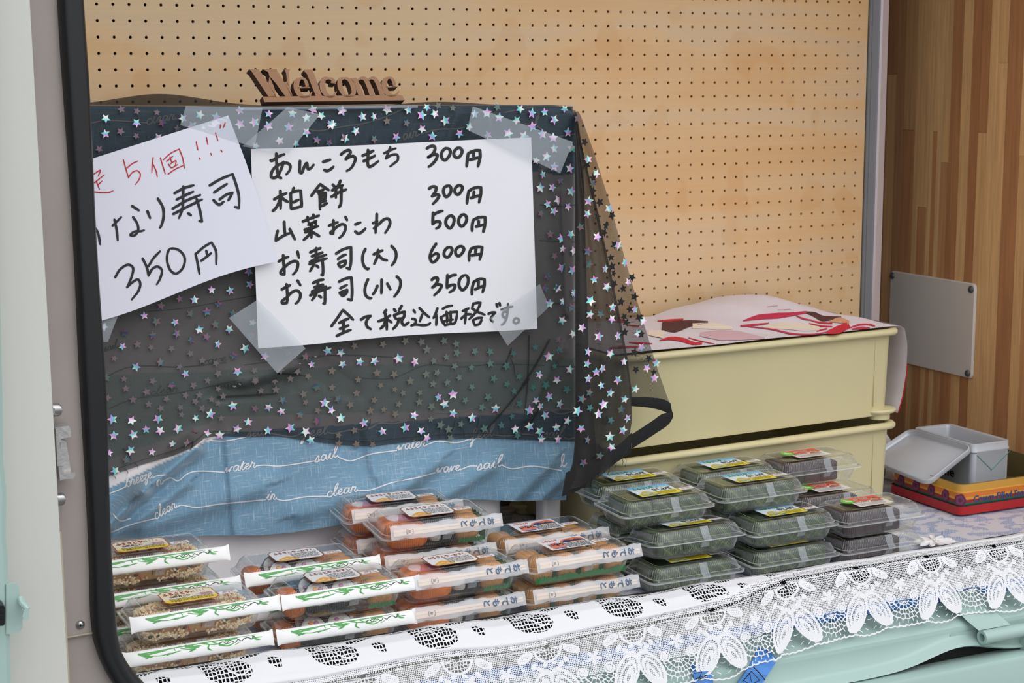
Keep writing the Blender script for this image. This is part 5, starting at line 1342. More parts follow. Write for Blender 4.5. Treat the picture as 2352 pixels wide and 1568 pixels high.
flower(0, T + 0.031, 'c'); mb.build('printed_flower', M['gold'], parent=gt)
for y in (-0.480, -0.435, -0.385, -0.335): mb = MB(); flower(y, T + 0.033, 'l'); mb.build('printed_flower', M['gold'], parent=gt)
mb = MB()
put_text(mb, 'Cream-Filled Sandwich', lambda x, y: (x, Y0 - 0.0008, y), X0 + 0.036, T + 0.0245, 0.019, (58, 70, 112), bold=0.03, width=0.185)
mb.build('tin_lettering', M['gold'], parent=gt); mb = MB()
for k in range(5): mb.box(X0 + 0.24 + 0.012 * k, X0 + 0.247 + 0.012 * k, Y0 - 0.0006, Y0, T + 0.008, T + 0.012, (186, 70, 60))
mb.build('printed_dashes', M['gold'], parent=gt)
# white tin with hinged lid
wt = empty('white_tin', (1.780, -0.35, T + 0.009), 'open pale grey tin with hinged lid standing inside the gold tin', 'tin', world_parts=True)
a0, a1, b0, b1 = 1.729, 1.832, -0.450, -0.252
zb0, zt0 = T + 0.0075, 0.772
mb = MB()
mb.rings([RR(a0, a1, b0, b1, z, 0.012) for z in (zb0, zt0 - 0.021)] + [RR(a0 - .002, a1 + .002, b0 - .002, b1 + .002, zt0 - 0.018, .013), RR(a0 - .002, a1 + .002, b0 - .002, b1 + .002, zt0 - 0.015, .013), RR(a0 - .0005, a1 + .0005, b0 - .0005, b1 + .0005, zt0 - 0.012, .012), RR(a0 - .0005, a1 + .0005, b0 - .0005, b1 + .0005, zt0 - .001, .012), RR(a0 + .0005, a1 - .0005, b0 + .0005, b1 - .0005, zt0, .012), RR(a0 + .008, a1 - .008, b0 + .008, b1 - .008, zt0 - .001, .010), RR(a0 + .010, a1 - .010, b0 + .010, b1 - .010, zt0 - .006, .010), RR(a0 + .006, a1 - .006, b0 + .006, b1 - .006, zb0 + .002, .010)], cap0=True, cap1=True)
mb.build('tin_body', M['tin'], parent=wt, smooth=True, auto=35)
mb = MB()
def thin(p, q, r=0.0007): mb.tube([p, q], r, 5)
thin((a0 + .010, b0 - .0006, zt0 - .024), (a0 + .052, b0 - .0006, T + .066)); thin((a1 - .001, b0 - .0006, zt0 - .024), (a0 + .050, b0 - .0006, T + .064))
mb.build('green_lines', mat('green_line', (70, 140, 128), 0.5), parent=wt)
mb = MB(); put_text(mb, 'me', lambda x, y: (a0 - 0.0008, -x, y), 0.352, T + 0.042, 0.030, (30, 30, 34), bold=0.02, width=0.042)
mb.build('black_lettering', M['gold'], parent=wt)
mb = MB()
H0, H1 = np.array((a0 - .004, b1 + .002, zt0 - .010)), np.array((a0 - .004, b0 - .004, zt0 - .010))
F0, F1 = np.array((1.606, b1 + .002, 0.708)), np.array((1.608, b0 - .004, 0.697))
nrm = np.cross(F1 - F0, H0 - F0); nrm /= np.linalg.norm(nrm); nrm = nrm if nrm[2] > 0 else -nrm
def LP(u, v, h): return H0 * (1 - u) * (1 - v) + H1 * (1 - u) * v + F0 * u * (1 - v) + F1 * u * v + nrm * h
def LR(ins, h, r=0.12): return [LP(u, v, h) for u, v in rrect(.5, .5, 1 - 2 * ins, 1 - 2 * ins * .6, r, 5)]
mb.rings([LR(0, 0.010), LR(-0.012, 0.009), LR(-0.012, 0.0), LR(0.0, -0.002), LR(0.03, -0.0022), LR(0.03, -0.001), LR(0.02, 0.001), LR(0.008, 0.003), LR(0.006, 0.0095), LR(0.0, 0.010)], cap0=False)
mb.rings([LR(0.03, -0.0015), LR(0.031, -0.0014)], cap1=True)
mb.build('hinged_lid', M['tin'], parent=wt, smooth=True, auto=45)
for v in (0.28, 0.74):
    mb = MB(); p = H0 * (1 - v) + H1 * v; mb.tube([p + np.array([0.001, 0.008, 0]), p + np.array([0.001, -0.008, 0])], 0.0022, 8); mb.build('hinge', M['tin'], parent=wt, smooth=True, auto=60)

# crumpled white bag between the crates and the wall
bg = empty('plastic_bag', (1.64, -0.16, T), 'crumpled white bag with grey letters between the crates and the wooden wall', 'bag', world_parts=True)
mb = MB(); rows = []
for v in np.linspace(0, 1, 22):
    row = []
    for u in np.linspace(0, 1, 26):
        x = 1.585 + 0.14 * u; z = T + 0.002 + 0.155 * v * (1 - 0.25 * u * u) + 0.01 * math.sin(u * 9) * v
        y = -0.20 + 0.06 * v + 0.012 * math.sin(u * 13 + v * 6) + 0.008 * math.sin(u * 27 - v * 15)
        row.append((x, y, z))
    rows.append(row)
mb.grid(rows); rows2 = [[(x, y + 0.05 + 0.02 * math.sin(z * 60), z) for x, y, z in r] for r in rows]; mb.grid(rows2)
mb.rings([rows[-1], rows2[-1]], closed=False)
mb.build('bag_skin', M['bag'], parent=bg, smooth=True, auto=50)
mb = MB()
for k, ch in enumerate('owo'):
    put_text(mb, ch, lambda x, y: (x, -0.165, y), 1.612 + 0.024 * k, T + 0.110 + 0.016 * k, 0.03, (92, 96, 92), rot=0.5)
mb.build('grey_letters', M['gold'], parent=bg)

# small lace doily at the right of the packs
dl = MB()
for k in range(11):
    a = 2 * math.pi * k / 11 * 1.0; cx, cy = 1.452 + 0.026 * math.cos(a), -0.66 + 0.020 * math.sin(a); n = 14
    ring = [(cx + 0.019 * math.cos(q) * math.cos(a) - 0.006 * math.sin(q) * math.sin(a), cy + 0.016 * math.cos(q) * math.sin(a) + 0.006 * math.sin(q) * math.cos(a)) for q in [2 * math.pi * j / n for j in range(n)]]
    dl.rings([[(x, y, T + 0.0005 + 0.0008 * (k % 3)) for x, y in ring], [(cx + (x - cx) * .9, cy + (y - cy) * .9, T + 0.0035 + 0.0008 * (k % 3)) for x, y in ring], [(cx + (x - cx) * .3, cy + (y - cy) * .3, T + 0.0015 + 0.0008 * (k % 3)) for x, y in ring]], cap1=True)
dl.build('lace_flower', M['foam'], smooth=True, auto=50, label='white embroidered flower patch lying right of the front bean paste packs', cat='lace flower')

# ------------------------------------------------------------------ food packs
def perim(w, d, r, N):
    base = rrect(0, 0, w, d, r, 8); P = np.array(base + [base[0]])
    s = np.r_[0, np.cumsum(np.linalg.norm(np.diff(P, axis=0), axis=1))]
    t = np.linspace(0, s[-1], N, endpoint=False)
    q = np.c_[np.interp(t, s, P[:, 0]), np.interp(t, s, P[:, 1])]
    d_ = np.roll(q, -1, 0) - np.roll(q, 1, 0); d_ /= np.linalg.norm(d_, axis=1)[:, None]
    return q, np.c_[d_[:, 1], -d_[:, 0]]
def ring3(w, d, r, z, N, rib=0.0):
    q, n = perim(w, d, r, N)
    if rib: q = q + n * (rib * np.array([0, 1, 1, 0])[np.arange(N) % 4])[:, None]
    return [(a, b, z) for a, b in q]
PD = 0.114
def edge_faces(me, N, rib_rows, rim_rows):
    """highlights on rib flanks and moulded rims are painted: their faces get whitish sheer plastic"""
    me.materials.append(M['rib_glint']); me.materials.append(M['rim_glint'])
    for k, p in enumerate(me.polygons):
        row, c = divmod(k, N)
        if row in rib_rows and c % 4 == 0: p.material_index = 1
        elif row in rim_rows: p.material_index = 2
def shells(W, parent):
    N = int(round(2 * (W + PD) / 0.0047)) * 4
    mb = MB(); w, d = W, PD
    mb.rings([ring3(w - .044, d - .036, .014, 0.0012, N), ring3(w - .040, d - .032, .015, 0.0008, N), ring3(w - .036, d - .028, .016, 0.004, N, .0015), ring3(w - .030, d - .022, .016, 0.014, N, .0018), ring3(w - .026, d - .018, .016, .0235, N, .0015),
              ring3(w - .022, d - .015, .016, .0255, N), ring3(w - .012, d - .008, .017, .0262, N), ring3(w - .008, d - .005, .017, .0285, N), ring3(w, d, .016, .0285, N), ring3(w + .001, d + .001, .016, .0265, N)], cap0=True)
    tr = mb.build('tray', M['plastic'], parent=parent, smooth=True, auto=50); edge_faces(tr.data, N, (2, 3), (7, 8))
    mb = MB()
    mb.rings([ring3(w + .001, d + .001, .016, .0300, N), ring3(w - .001, d - .001, .016, .0302, N), ring3(w - .007, d - .005, .017, .0302, N), ring3(w - .010, d - .007, .017, .0335, N), ring3(w - .016, d - .011, .016, .0338, N),
              ring3(w - .018, d - .013, .016, .0355, N, .0015), ring3(w - .026, d - .020, .015, .0435, N, .0019), ring3(w - .032, d - .025, .014, .0490, N, .0016), ring3(w - .038, d - .030, .013, .0525, N), ring3(w - .044, d - .036, .012, .0535, N), ring3(w - .048, d - .040, .011, .0532, N), ring3(w - .050, d - .042, .010, .0518, N)], cap1=True)
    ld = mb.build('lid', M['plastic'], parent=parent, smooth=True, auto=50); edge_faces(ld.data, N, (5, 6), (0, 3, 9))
    mb = MB()                                         # closing tape over the front edge
    P_ = [(-0.0455, .0515), (-0.049, .0425), (-0.0535, .0345), (-0.0585, .0310), (-0.0588, .0265), (-0.0505, .0235), (-0.0475, .015)]
    mb.grid([[(x, y - 0.0006, z) for x in (0.004, 0.012, 0.020)] for y, z in P_]); mb.build('closing_tape', M['tape2'], parent=parent)

def super_piece(mb, c, r, e=0.55, nu=18, nv=11, rot=0.0, nz=0.0, col=(200, 200, 200), seed=0, tilt=0.0):
    R_ = np.array(Matrix.Rotation(rot, 3, 'Z') @ Matrix.Rotation(tilt, 3, 'X'))
    n0 = len(mb.v); mb.ellipsoid(c, r, nu, nv, col, e, R_)
    if nz:
        rn = np.random.RandomState(seed); ph = rn.uniform(0, 6, 6)
        for i in range(n0, len(mb.v)):
            p = np.array(mb.v[i]); dv = p - np.array(c)
            k = 1 + nz * (math.sin(dv[0] * 210 + ph[0]) * math.sin(dv[1] * 190 + ph[1]) + 0.7 * math.sin(dv[2] * 260 + ph[2] + dv[0] * 150))
            mb.v[i] = tuple(np.array(c) + dv * k)

# ---- stickers
def octa(w, h, c): return [(c, 0), (w - c, 0), (w, c), (w, h - c), (w - c, h), (c, h), (0, h - c), (0, c)]
def flat(mb, pts, lay, col, F): mb.add([F(x, y, lay) for x, y in pts], [tuple(range(len(pts)))], col)
def sticker(parent, kind, LW=0.086, LH=0.050):
    zl = 0.0547
    ox, oy = -LW / 2 - 0.006, -LH / 2 - 0.0005
    if kind in ('G',): ox += 0.004
    if kind == 'P': ox += 0.0
    F = lambda x, y, lay=0: (ox + x, oy * 1.22 + y * 1.22, zl + 0.00012 * lay)
    e = MB(); g = MB()
    def tx(s, x, y, size, col, bold=0.02, width=None, lay=5): put_text(g, s, lambda a, b: F(a, b, lay), x, y, size, col, bold=bold, width=width)
    def lines(x0, x1, y0, n, dy, col, lay=4):
        for k in range(n):
            rn = random.Random(k * 7 + n); x = x0
            while x < x1 - .002:
                l_ = rn.uniform(.002, .006); flat(g, [(x, y0 - k * dy), (min(x + l_, x1), y0 - k * dy), (min(x + l_, x1), y0 - k * dy + dy * .5), (x, y0 - k * dy + dy * .5)], lay, col, F); x += l_ + .0012
    if kind == 'G':
        flat(e, [(0, 0), (LW, 0), (LW, LH), (0, LH)], 0, (226, 236, 242), F)
        for a, b, c in ((.036, .040, (170, 212, 236)), (.040, .045, (132, 200, 236)), (.045, LH, (104, 186, 232))): flat(g, [(0, a), (LW, a), (LW, b), (0, b)], 1, c, F)
        flat(g, [(0, 0), (LW, 0), (LW, .019), (.030, .017), (0, .012)], 1, (240, 216, 48), F)
        flat(g, [(.004, .008), (.034, .008), (.036, .014), (.030, .020), (.022, .025), (.016, .024), (.008, .017)], 2, (196, 184, 78), F)
        for a, b in ((.009, .006), (.016, .004), (.024, .007), (.030, .003), (.037, .005)): flat(g, [(a + .0045 * math.cos(t), b + .0018 * math.sin(t)) for t in [2 * math.pi * k / 10 for k in range(10)]], 3, (70, 150, 206), F)
        for a in (.012, .016, .020, .024, .028): flat(g, [(a, .010), (a + .0016, .010), (a + .0013, .018), (a + .0003, .018)], 3, (226, 222, 214), F)
        tx('ふるさとや', .008, .0355, .0125, (52, 140, 72), .03, .044); tx('の', .056, .036, .007, (150, 176, 120)); tx('かしわ餅', .040, .0215, .0135, (24, 22, 22), .035, .040)
        lines(.040, .080, .015, 4, .0036, (160, 140, 40))
    elif kind == 'P':
        flat(e, [(.008, 0), (LW, 0), (LW, LH), (.008, LH)], 0, (236, 230, 228), F)
        flat(g, [(.009, .026), (LW - .001, .026), (LW - .001, LH - .001), (.009, LH - .001)], 1, (228, 92, 56), F)
        flat(g, [(.009, .0255), (LW - .001, .0255), (LW - .001, .022), (.009, .020)], 2, (236, 230, 228), F)
        flat(g, [(.046, .017), (LW - .004, .016), (.076, .024), (.068, .032), (.062, .032), (.054, .024)], 2, (236, 228, 224), F)
        flat(g, [(.048, .017), (LW - .007, .017), (.074, .023), (.067, .030), (.062, .030), (.055, .023)], 3, (172, 118, 104), F)
        flat(g, [(.070, .037), (.082, .030), (.084, .034), (.076, .040)], 2, (176, 106, 50), F)
        circ = [(.009 + .0125 * math.cos(t), .034 + .0125 * math.sin(t)) for t in [2 * math.pi * k / 24 for k in range(24)]]
        flat(g, circ, 3, (110, 206, 44), F); flat(g, [(.004, .034), (.014, .029), (.017, .033), (.008, .039)], 4, (226, 230, 222), F); flat(g, [(.005, .038), (.009, .037), (.010, .041), (.006, .043)], 4, (240, 240, 236), F)
        put_text(g, 'ふるさとや', lambda a, b: F(a - .0004, b - .0004, 4), .024, .0345, .0125, (240, 232, 228), bold=.07, width=.042); tx('ふるさとや', .024, .0345, .0125, (124, 52, 36), .01, .042)
        tx('の', .067, .0315, .007, (110, 60, 44)); tx('あんころもち', .014, .0195, .009, (92, 46, 36), .02, .032); lines(.014, .074, .0135, 4, .0032, (190, 176, 172))
    elif kind in ('R', 'S', 'T'):
        bcol = (190, 92, 40) if kind == 'R' else (134, 74, 48)
        flat(e, octa(LW, LH, .007), 0, bcol, F); flat(g, [(.0016 + x * (LW - .0032) / LW, .0016 + y * (LH - .0032) / LH) for x, y in octa(LW, LH, .007)], 1, (244, 234, 206) if kind == 'R' else (240, 238, 236), F)
        if kind == 'R':
            flat(g, [(.008, .0022), (LW - .008, .0022), (LW - .0022, .008), (LW - .0022, .0145), (.0022, .0145), (.0022, .008)], 2, (244, 214, 50), F)
            flat(g, [(.044, .018), (.084, .018), (.078, .026), (.066, .030), (.056, .026)], 2, (214, 206, 214), F)
            for a in (.056, .061, .066, .072): flat(g, [(a, .034), (a + .0007, .034), (a + .0007, .045), (a, .045)], 2, (110, 104, 100), F)
            tx('ふるさとや', .006, .0335, .0125, (170, 50, 40), .03, .044); tx('の', .050, .034, .006, (150, 90, 60)); tx('山菜おこわ', .014, .0225, .009, (50, 44, 40), .02, .032); lines(.010, .078, .0155, 3, .0042, (120, 104, 40))
            lines(.062, .080, .026, 3, .003, (196, 90, 70)); tx('円', .016, .0035, .008, (80, 70, 30), .01)
        else:
            flat(g, [(.008, .0022), (.040, .0022), (.042, .008), (.034, .015), (.026, .021), (.018, .018), (.006, .008)], 2, (236, 176, 70), F)
            for a, b in ((.014, .006), (.022, .010), (.030, .006)): flat(g, [(a - .004, b), (a, b + .004), (a + .004, b)], 3, (248, 222, 160), F)
            tx('ふるさとや', .008, .0335, .0115, (150, 52, 40), .02, .040); tx('の', .050, .034, .006, (150, 90, 60)); tx('おすし', .056, .034, .0105, (160, 60, 44), .02, .024); lines(.034, .080, .027, 5, .0046, (120, 116, 116))
    else:
        flat(e, [(0, 0), (LW, 0), (LW, LH), (0, LH)], 0, (240, 238, 240), F)
        flat(g, [(.034, .028), (.082, .026), (.083, .038), (.076, .046), (.056, .044), (.040, .038)], 1, (236, 128, 84), F)
        flat(g, [(.036, .026), (.082, .025), (.083, .031), (.076, .036), (.068, .039), (.062, .033), (.054, .038), (.046, .037)], 2, (70, 56, 104), F)
        flat(g, [(.052, .0245), (.080, .0245), (.078, .0275), (.054, .0275)], 3, (240, 190, 60), F)
        flat(g, [(.006, .004), (.030, .004), (.036, .012), (.034, .024), (.026, .032), (.014, .030), (.006, .016)], 1, (234, 136, 112), F)
        flat(g, [(.008, .003), (.032, .003), (.030, .007), (.010, .006)], 2, (80, 110, 170), F)
        tx('ふるさとや', .006, .0385, .009, (226, 92, 70), .03, .030); tx('いなり', .008, .0175, .012, (26, 24, 30), .03, .028); lines(.036, .082, .020, 5, .0042, (60, 58, 70))
    st = e.build('label_sticker', M['label'], parent=parent)
    g.build('label_print', M['label'], parent=st)
    e = MB(); g = MB()
    dx, dy = ox + LW + (0.002 if kind != 'P' else 0.9), oy + 0.004
    if kind == 'P': return
    D_ = lambda x, y, lay=0: (dx + x, dy + y, zl + 0.0003 + 0.00012 * lay)
    e.add([D_(0, 0), D_(.030, .001), D_(.030, .015), D_(0, .014)], [(0, 1, 2, 3)], (240, 238, 238))
    put_text(g, '消費期限', lambda a, b: D_(a, b, 1), .006, .0085, .005, (206, 90, 90), bold=.01, width=.018); put_text(g, '22. 5.18', lambda a, b: D_(a, b, 1), .004, .0025, .0065, (70, 68, 70), bold=.0, width=.022)
    st = e.build('date_sticker', M['label'], parent=parent); g.build('date_print', M['label'], parent=st)

# ---- chopstick sleeves
def sleeve(parent, typ):
    L_ = 0.236 if typ == 'A' else 0.206
    tv = np.array([0, 0.36, 0.933]); nv = np.array([0, -0.933, 0.36]); o = np.array([0.004 if typ == 'A' else 0.006, -0.0605, 0.0405])
    def Q(s, t, n=0.0): return o + np.array([s, 0, 0]) + tv * t + nv * (n + 0.004)
    mb = MB(); rings = []; hw = 0.0112 if typ == 'A' else 0.0118
    for i, s in enumerate(np.linspace(-L_ / 2, L_ / 2, 34)):
        f = min(1, (L_ / 2 - abs(s)) / 0.012); th_ = 0.0004 + 0.0036 * f; k = hw * (1.0 if typ == 'A' else 1 + 0.05 * math.sin(i * 1.3))
        if typ == 'A' and f < 0.5: k = hw * (0.93 + 0.5 * (0.5 - f))
        wv = 0.0 if typ == 'A' else 0.0014 * math.sin(i * 0.45) + 0.0005 * math.sin(i * 1.9)
        rings.append([Q(s, k * math.cos(a) + wv, th_ * math.sin(a)) for a in [2 * math.pi * q / 14 for q in range(14)]])
    mb.rings(rings, cap0=True, cap1=True)
    sl = mb.build('chopstick_sleeve', M['sleeve'] if typ == 'A' else M['film'], parent=parent, smooth=True, auto=60)
    g = MB()
    def H(s, t): # height of the front surface
        f = min(1, (L_ / 2 - abs(s)) / 0.012); return (0.0004 + 0.0036 * f) * math.sqrt(max(0, 1 - (t / hw) ** 2)) + 0.00035
    def br(pts, w, col):
        vs, fs = ribbon2d([(s, t) for s, t in pts], w, 6, 0.15); g.add([Q(s, t, H(s, min(max(t, -hw * .98), hw * .98))) for s, t in vs], fs, col)
    if typ == 'A':
        GR = (70, 158, 72)
        for pts, w in [([(-.094, .006), (-.06, .0068), (-.03, .0076), (.0, .0080), (.03, .0082), (.09, .0084)], .0016), ([(-.094, .0062), (-.088, .003), (-.080, .0), (-.070, .0004)], .0030), ([(-.090, .0058), (-.080, .0035), (-.075, .0042), (-.050, .0055)], .0026),
                       ([(-.072, .0002), (-.060, -.0010), (-.044, .0012)], .0012), ([(-.052, -.0016), (-.040, .0004), (-.030, .0018)], .0016), ([(-.030, .0052), (-.018, .002), (-.006, .0)], .0012),
                       ([(-.022, .0076), (-.012, .004), (.002, .0046)], .0042), ([(-.012, .007), (-.008, .002), (-.018, -.002)], .0028), ([(.004, .0078), (.014, .004), (.012, -.001), (.018, -.0055)], .0024), ([(.010, .0056), (.026, .003), (.038, .0055)], .0016),
                       ([(.020, .0072), (.034, .001), (.050, .0026)], .0014), ([(.030, .0010), (.044, -.002), (.056, .0022)], .0016), ([(.040, .0060), (.052, .0075), (.060, .0068)], .0026), ([(.084, .007), (.088, .002), (.096, .0)], .0024), ([(.080, .0025), (.092, .0038), (.099, .0034)], .0014),
                       ([(-.040, .0066), (-.038, .002)], .0012), ([(-.080, -.0015), (-.086, -.0022)], .0014), ([(.055, -.002), (.064, .0015)], .0010)]: br(pts, w, GR)
        for pts, w in [([(.030, .0030), (.036, .0052), (.041, .0018), (.047, .0058), (.050, .0022)], .0011), ([(.050, .0052), (.056, .0010), (.060, .0052), (.066, .0022), (.070, .0060)], .0011), ([(.068, .0040), (.076, .0060), (.082, .0028), (.086, .0066), (.088, .0030)], .0013)]: br(pts, w, (28, 26, 26))
    else:
        ch = MB()
        for k in (-1, 1):
            ch.rings([[Q(s, k * 0.0028 * (1 if s < 0 else .8) + a * w_, b * 0.0018) for a, b in ((-1, -1), (1, -1), (1, 1), (-1, 1))] for s, w_ in ((-.098, .0026), (.098, .0018))], cap0=True, cap1=True)
        ch.build('chopsticks', M['chop'], parent=sl)
        for k, c in enumerate('おてもと'):
            put_text(g, c, lambda a, b: Q(a, b, H(a, min(max(b, -hw * .95), hw * .95))), .074 - .0165 * k, .0072, .0145, (64, 92, 124), rot=-math.pi / 2, bold=.035)
        g.build('sleeve_print', M['label'], parent=sl); g = MB()
        for q in ([(-.073, -.0035), (-.0755, -.0035), (-.0755, .0035), (-.073, .0035)], [(-.0665, -.0035), (-.064, -.0035), (-.064, .0035), (-.0665, .0035)]):
            for a, b in zip(q, q[1:]): br([a, ((a[0] + b[0]) / 2, (a[1] + b[1]) / 2), b], .0006, (60, 66, 84))
        put_text(g, 'お', lambda a, b: Q(a, b, H(a, b)), -.0725, .0028, .0056, (60, 66, 84), rot=-math.pi / 2, bold=.01)
    g.build('sleeve_print' if typ == 'A' else 'recycling_mark', M['label'], parent=sl)

def pack_base(kind):
    e = empty('food_pack', (0, 0, 0)); W = 0.200 if kind in 'GP' else 0.216
    shells(W, e); return e, W
def make_G():
    e, W = pack_base('G')
    for k, x in enumerate((-0.052, 0.0, 0.052)):
        mb = MB(); super_piece(mb, (x, 0, .0245), (.0275, .0405, .0222), .30, 24, 14, rot=0.03 * (k - 1), nz=.012, seed=k)
        lf = mb.build('leaf_wrapped_rice_cake', M['leaf'], parent=e, smooth=True)
        mb = MB()
        for q in range(3):
            a = -.6 + .6 * q; mb.tube([(x - .018 + .012 * q, -.0400, .008), (x - .006 + .010 * q, -.0415, .020), (x + .002 + .010 * q, -.0385, .036), (x + .004 + .009 * q, -.028, .0448)], .00035, 4)
        mb.build('leaf_vein', M['vein'], parent=lf)
    sticker(e, 'G'); return e
M['vein'] = mat('leaf_vein_colour', (132, 140, 84), 0.5)
def make_P():
    e, W = pack_base('P')
    for k, x in enumerate((-0.056, -0.015, 0.026)):
        for yy in (-.020, .020):
            mb = MB(); super_piece(mb, (x, yy, .0225), (.0212, .0207, .0205), .26, 18, 11, nz=.02, seed=k + int(yy * 1000) + 50); mb.build('bean_paste_rice_cake', M['anko'], parent=e, smooth=True)
    sticker(e, 'P'); return e
def make_I():
    e, W = pack_base('I')
    for k in range(4):
        for r_ in range(2):
            x = -.069 + .046 * k; y = -.021 + .043 * r_
            mb = MB(); super_piece(mb, (x, y, .024 - .002 * r_), (.0205, .0205, .0215), .62, 18, 12, rot=.2 * math.sin(k * 3 + r_), nz=.03, seed=k * 2 + r_); mb.build('inari_pouch', M['inari'], parent=e, smooth=True)
    mb = MB(); N = 60
    lo = []; hi = []
    for i in range(N):
        x = -.088 + .176 * i / (N - 1); lo.append((x, -.0425, .003)); hi.append((x, -.0445, .011 + .0035 * abs(math.sin(i * 0.9)) + .002 * math.sin(i * .37)))
    mb.grid([lo, hi])
    for k in range(3):
        x = -.046 + .046 * k; n = 14; lo = [(x + .001 * math.sin(j), -.042 + .084 * j / (n - 1), .004) for j in range(n)]; hi = [(x + .001 * math.sin(j), -.042 + .084 * j / (n - 1), .036 + .006 * (j % 2)) for j in range(n)]; mb.grid([lo, hi])
    mb.build('green_divider', M['baran'], parent=e)
    sticker(e, 'I'); sleeve(e, 'B'); return e
def futomaki(e, x, y, r_, seed, tilt=0.95, big=True):
    R_ = Matrix.Rotation(tilt, 4, 'X'); c = Vector((x, y, .026))
    def Pt(a, b, h): v = R_ @ Vector((a, b, h)); return tuple(c + v)   # local axis = slice axis (h up before the tilt)
    H_ = .016; n = 22
    mb = MB(); mb.rings([[Pt(rr_ * math.cos(q), rr_ * math.sin(q), h) for q in [2 * math.pi * k / n for k in range(n)]] for rr_, h in ((r_ - .001, -H_), (r_, -H_ + .001), (r_, H_ - .001), (r_ - .0012, H_))], cap0=True)
    fm = mb.build('seaweed_roll', M['nori'], parent=e, smooth=True, auto=50)
    mb = MB(); mb.rings([[Pt(rr_ * math.cos(q), rr_ * math.sin(q), h + .0006 * math.sin(q * 5)) for q in [2 * math.pi * k / n for k in range(n)]] for rr_, h in ((r_ - .0012, H_ - .001), (r_ - .003, H_ + .0012), (r_ * .4, H_ + .0012))], cap1=True); mb.build('rice_face', M['rice'], parent=fm, smooth=True)
    if big:
        rn = random.Random(seed); cols = [(190, 110, 160), (240, 150, 60), (110, 190, 170), (236, 232, 226), (120, 80, 60), (230, 180, 90)]
        mb = MB()
        for k in range(6):
            a = k * 1.05 + seed; d_ = r_ * (.0 if k == 5 else .42); mb.ellipsoid(Pt(d_ * math.cos(a), d_ * math.sin(a), H_ + .0015), (.0042, .0042, .0028), 9, 6, cols[k])
        mb.build('filling', M['vc'], parent=fm, smooth=True)
    else:
        mb = MB(); mb.ellipsoid(Pt(0, 0, H_ + .001), (.004, .004, .0026), 8, 5, (120, 78, 52)); mb.build('filling', M['vc'], parent=fm, smooth=True)
def make_S():
    e, W = pack_base('S')
    for k, (x, y) in enumerate(((-.080, .012), (-.079, -.020))):
        mb = MB(); super_piece(mb, (x, y, .021), (.0165, .019, .018), .6, 16, 10, nz=.02, seed=k); mb.build('omelette_sushi', M['egg'], parent=e, smooth=True)
    futomaki(e, -.040, -.014, .0215, 1); futomaki(e, .004, -.014, .0215, 2); futomaki(e, -.040, .024, .0205, 3); futomaki(e, .004, .024, .0205, 4)
    futomaki(e, .036, -.022, .0125, 5, 1.35, False)
    for k, (x, y) in enumerate(((.066, -.018), (.066, .020), (.034, .018))):
        mb = MB(); super_piece(mb, (x, y, .024), (.024 if k < 2 else .014, .020, .0215), .6, 16, 11, nz=.03, seed=k + 9); mb.build('inari_pouch', M['inari'], parent=e, smooth=True)
    mb = MB(); n = 20; mb.grid([[(.040 + .046 * j / (n - 1), -.0415, .003) for j in range(n)], [(.040 + .046 * j / (n - 1), -.0435, .009 + .0035 * (j % 2)) for j in range(n)]]); mb.build('green_divider', M['baran'], parent=e)
    sticker(e, 'S'); sleeve(e, 'A'); return e
def make_T():
    e, W = pack_base('T')
    for k, y in enumerate((-.020, .021)):
        mb = MB(); super_piece(mb, (-.052, y, .022), (.037, .0205, .0205), .5, 22, 12, nz=.012, seed=k); mb.build('omelette_sushi', M['egg'], parent=e, smooth=True)
    mb = MB(); super_piece(mb, (-.040, .012, .040), (.020, .014, .006), .8, 14, 8, nz=.05, seed=4, col=(226, 130, 146)); super_piece(mb, (-.060, .018, .039), (.016, .014, .006), .8, 14, 8, nz=.05, seed=5, col=(238, 214, 214)); mb.build('pickled_ginger', M['vc'], parent=e, smooth=True)
    mb = MB(); super_piece(mb, (-.004, -.024, .022), (.011, .017, .015), .7, 14, 9, nz=.05, seed=7); mb.build('rice_ball', M['rice'], parent=e, smooth=True)
    for k, (x, y) in enumerate(((.018, -.020), (.006, .020), (.034, .020))):
        mb = MB(); super_piece(mb, (x, y, .0225), (.0145, .020, .020), .4, 16, 10, nz=.01, seed=k + 3); mb.build('seaweed_roll', M['nori'], parent=e, smooth=True)
    for k, (x, y) in enumerate(((.058, -.020), (.068, .020))):
        mb = MB(); super_piece(mb, (x, y, .024), (.023 if k == 0 else .020, .020, .0215), .62, 18, 12, nz=.03, seed=k + 19); mb.build('inari_pouch', M['inari'], parent=e, smooth=True)
    mb = MB(); n = 22; mb.grid([[(.036 + .050 * j / (n - 1), -.0415, .003) for j in range(n)], [(.036 + .050 * j / (n - 1), -.0435, .009 + .0035 * (j % 2)) for j in range(n)]]); mb.grid([[(.0865, -.04 + .06 * j / 9, .004) for j in range(10)], [(.088, -.04 + .06 * j / 9, .040 + .004 * (j % 2)) for j in range(10)]]); mb.build('green_divider', M['baran'], parent=e)
    sticker(e, 'T'); sleeve(e, 'B'); return e
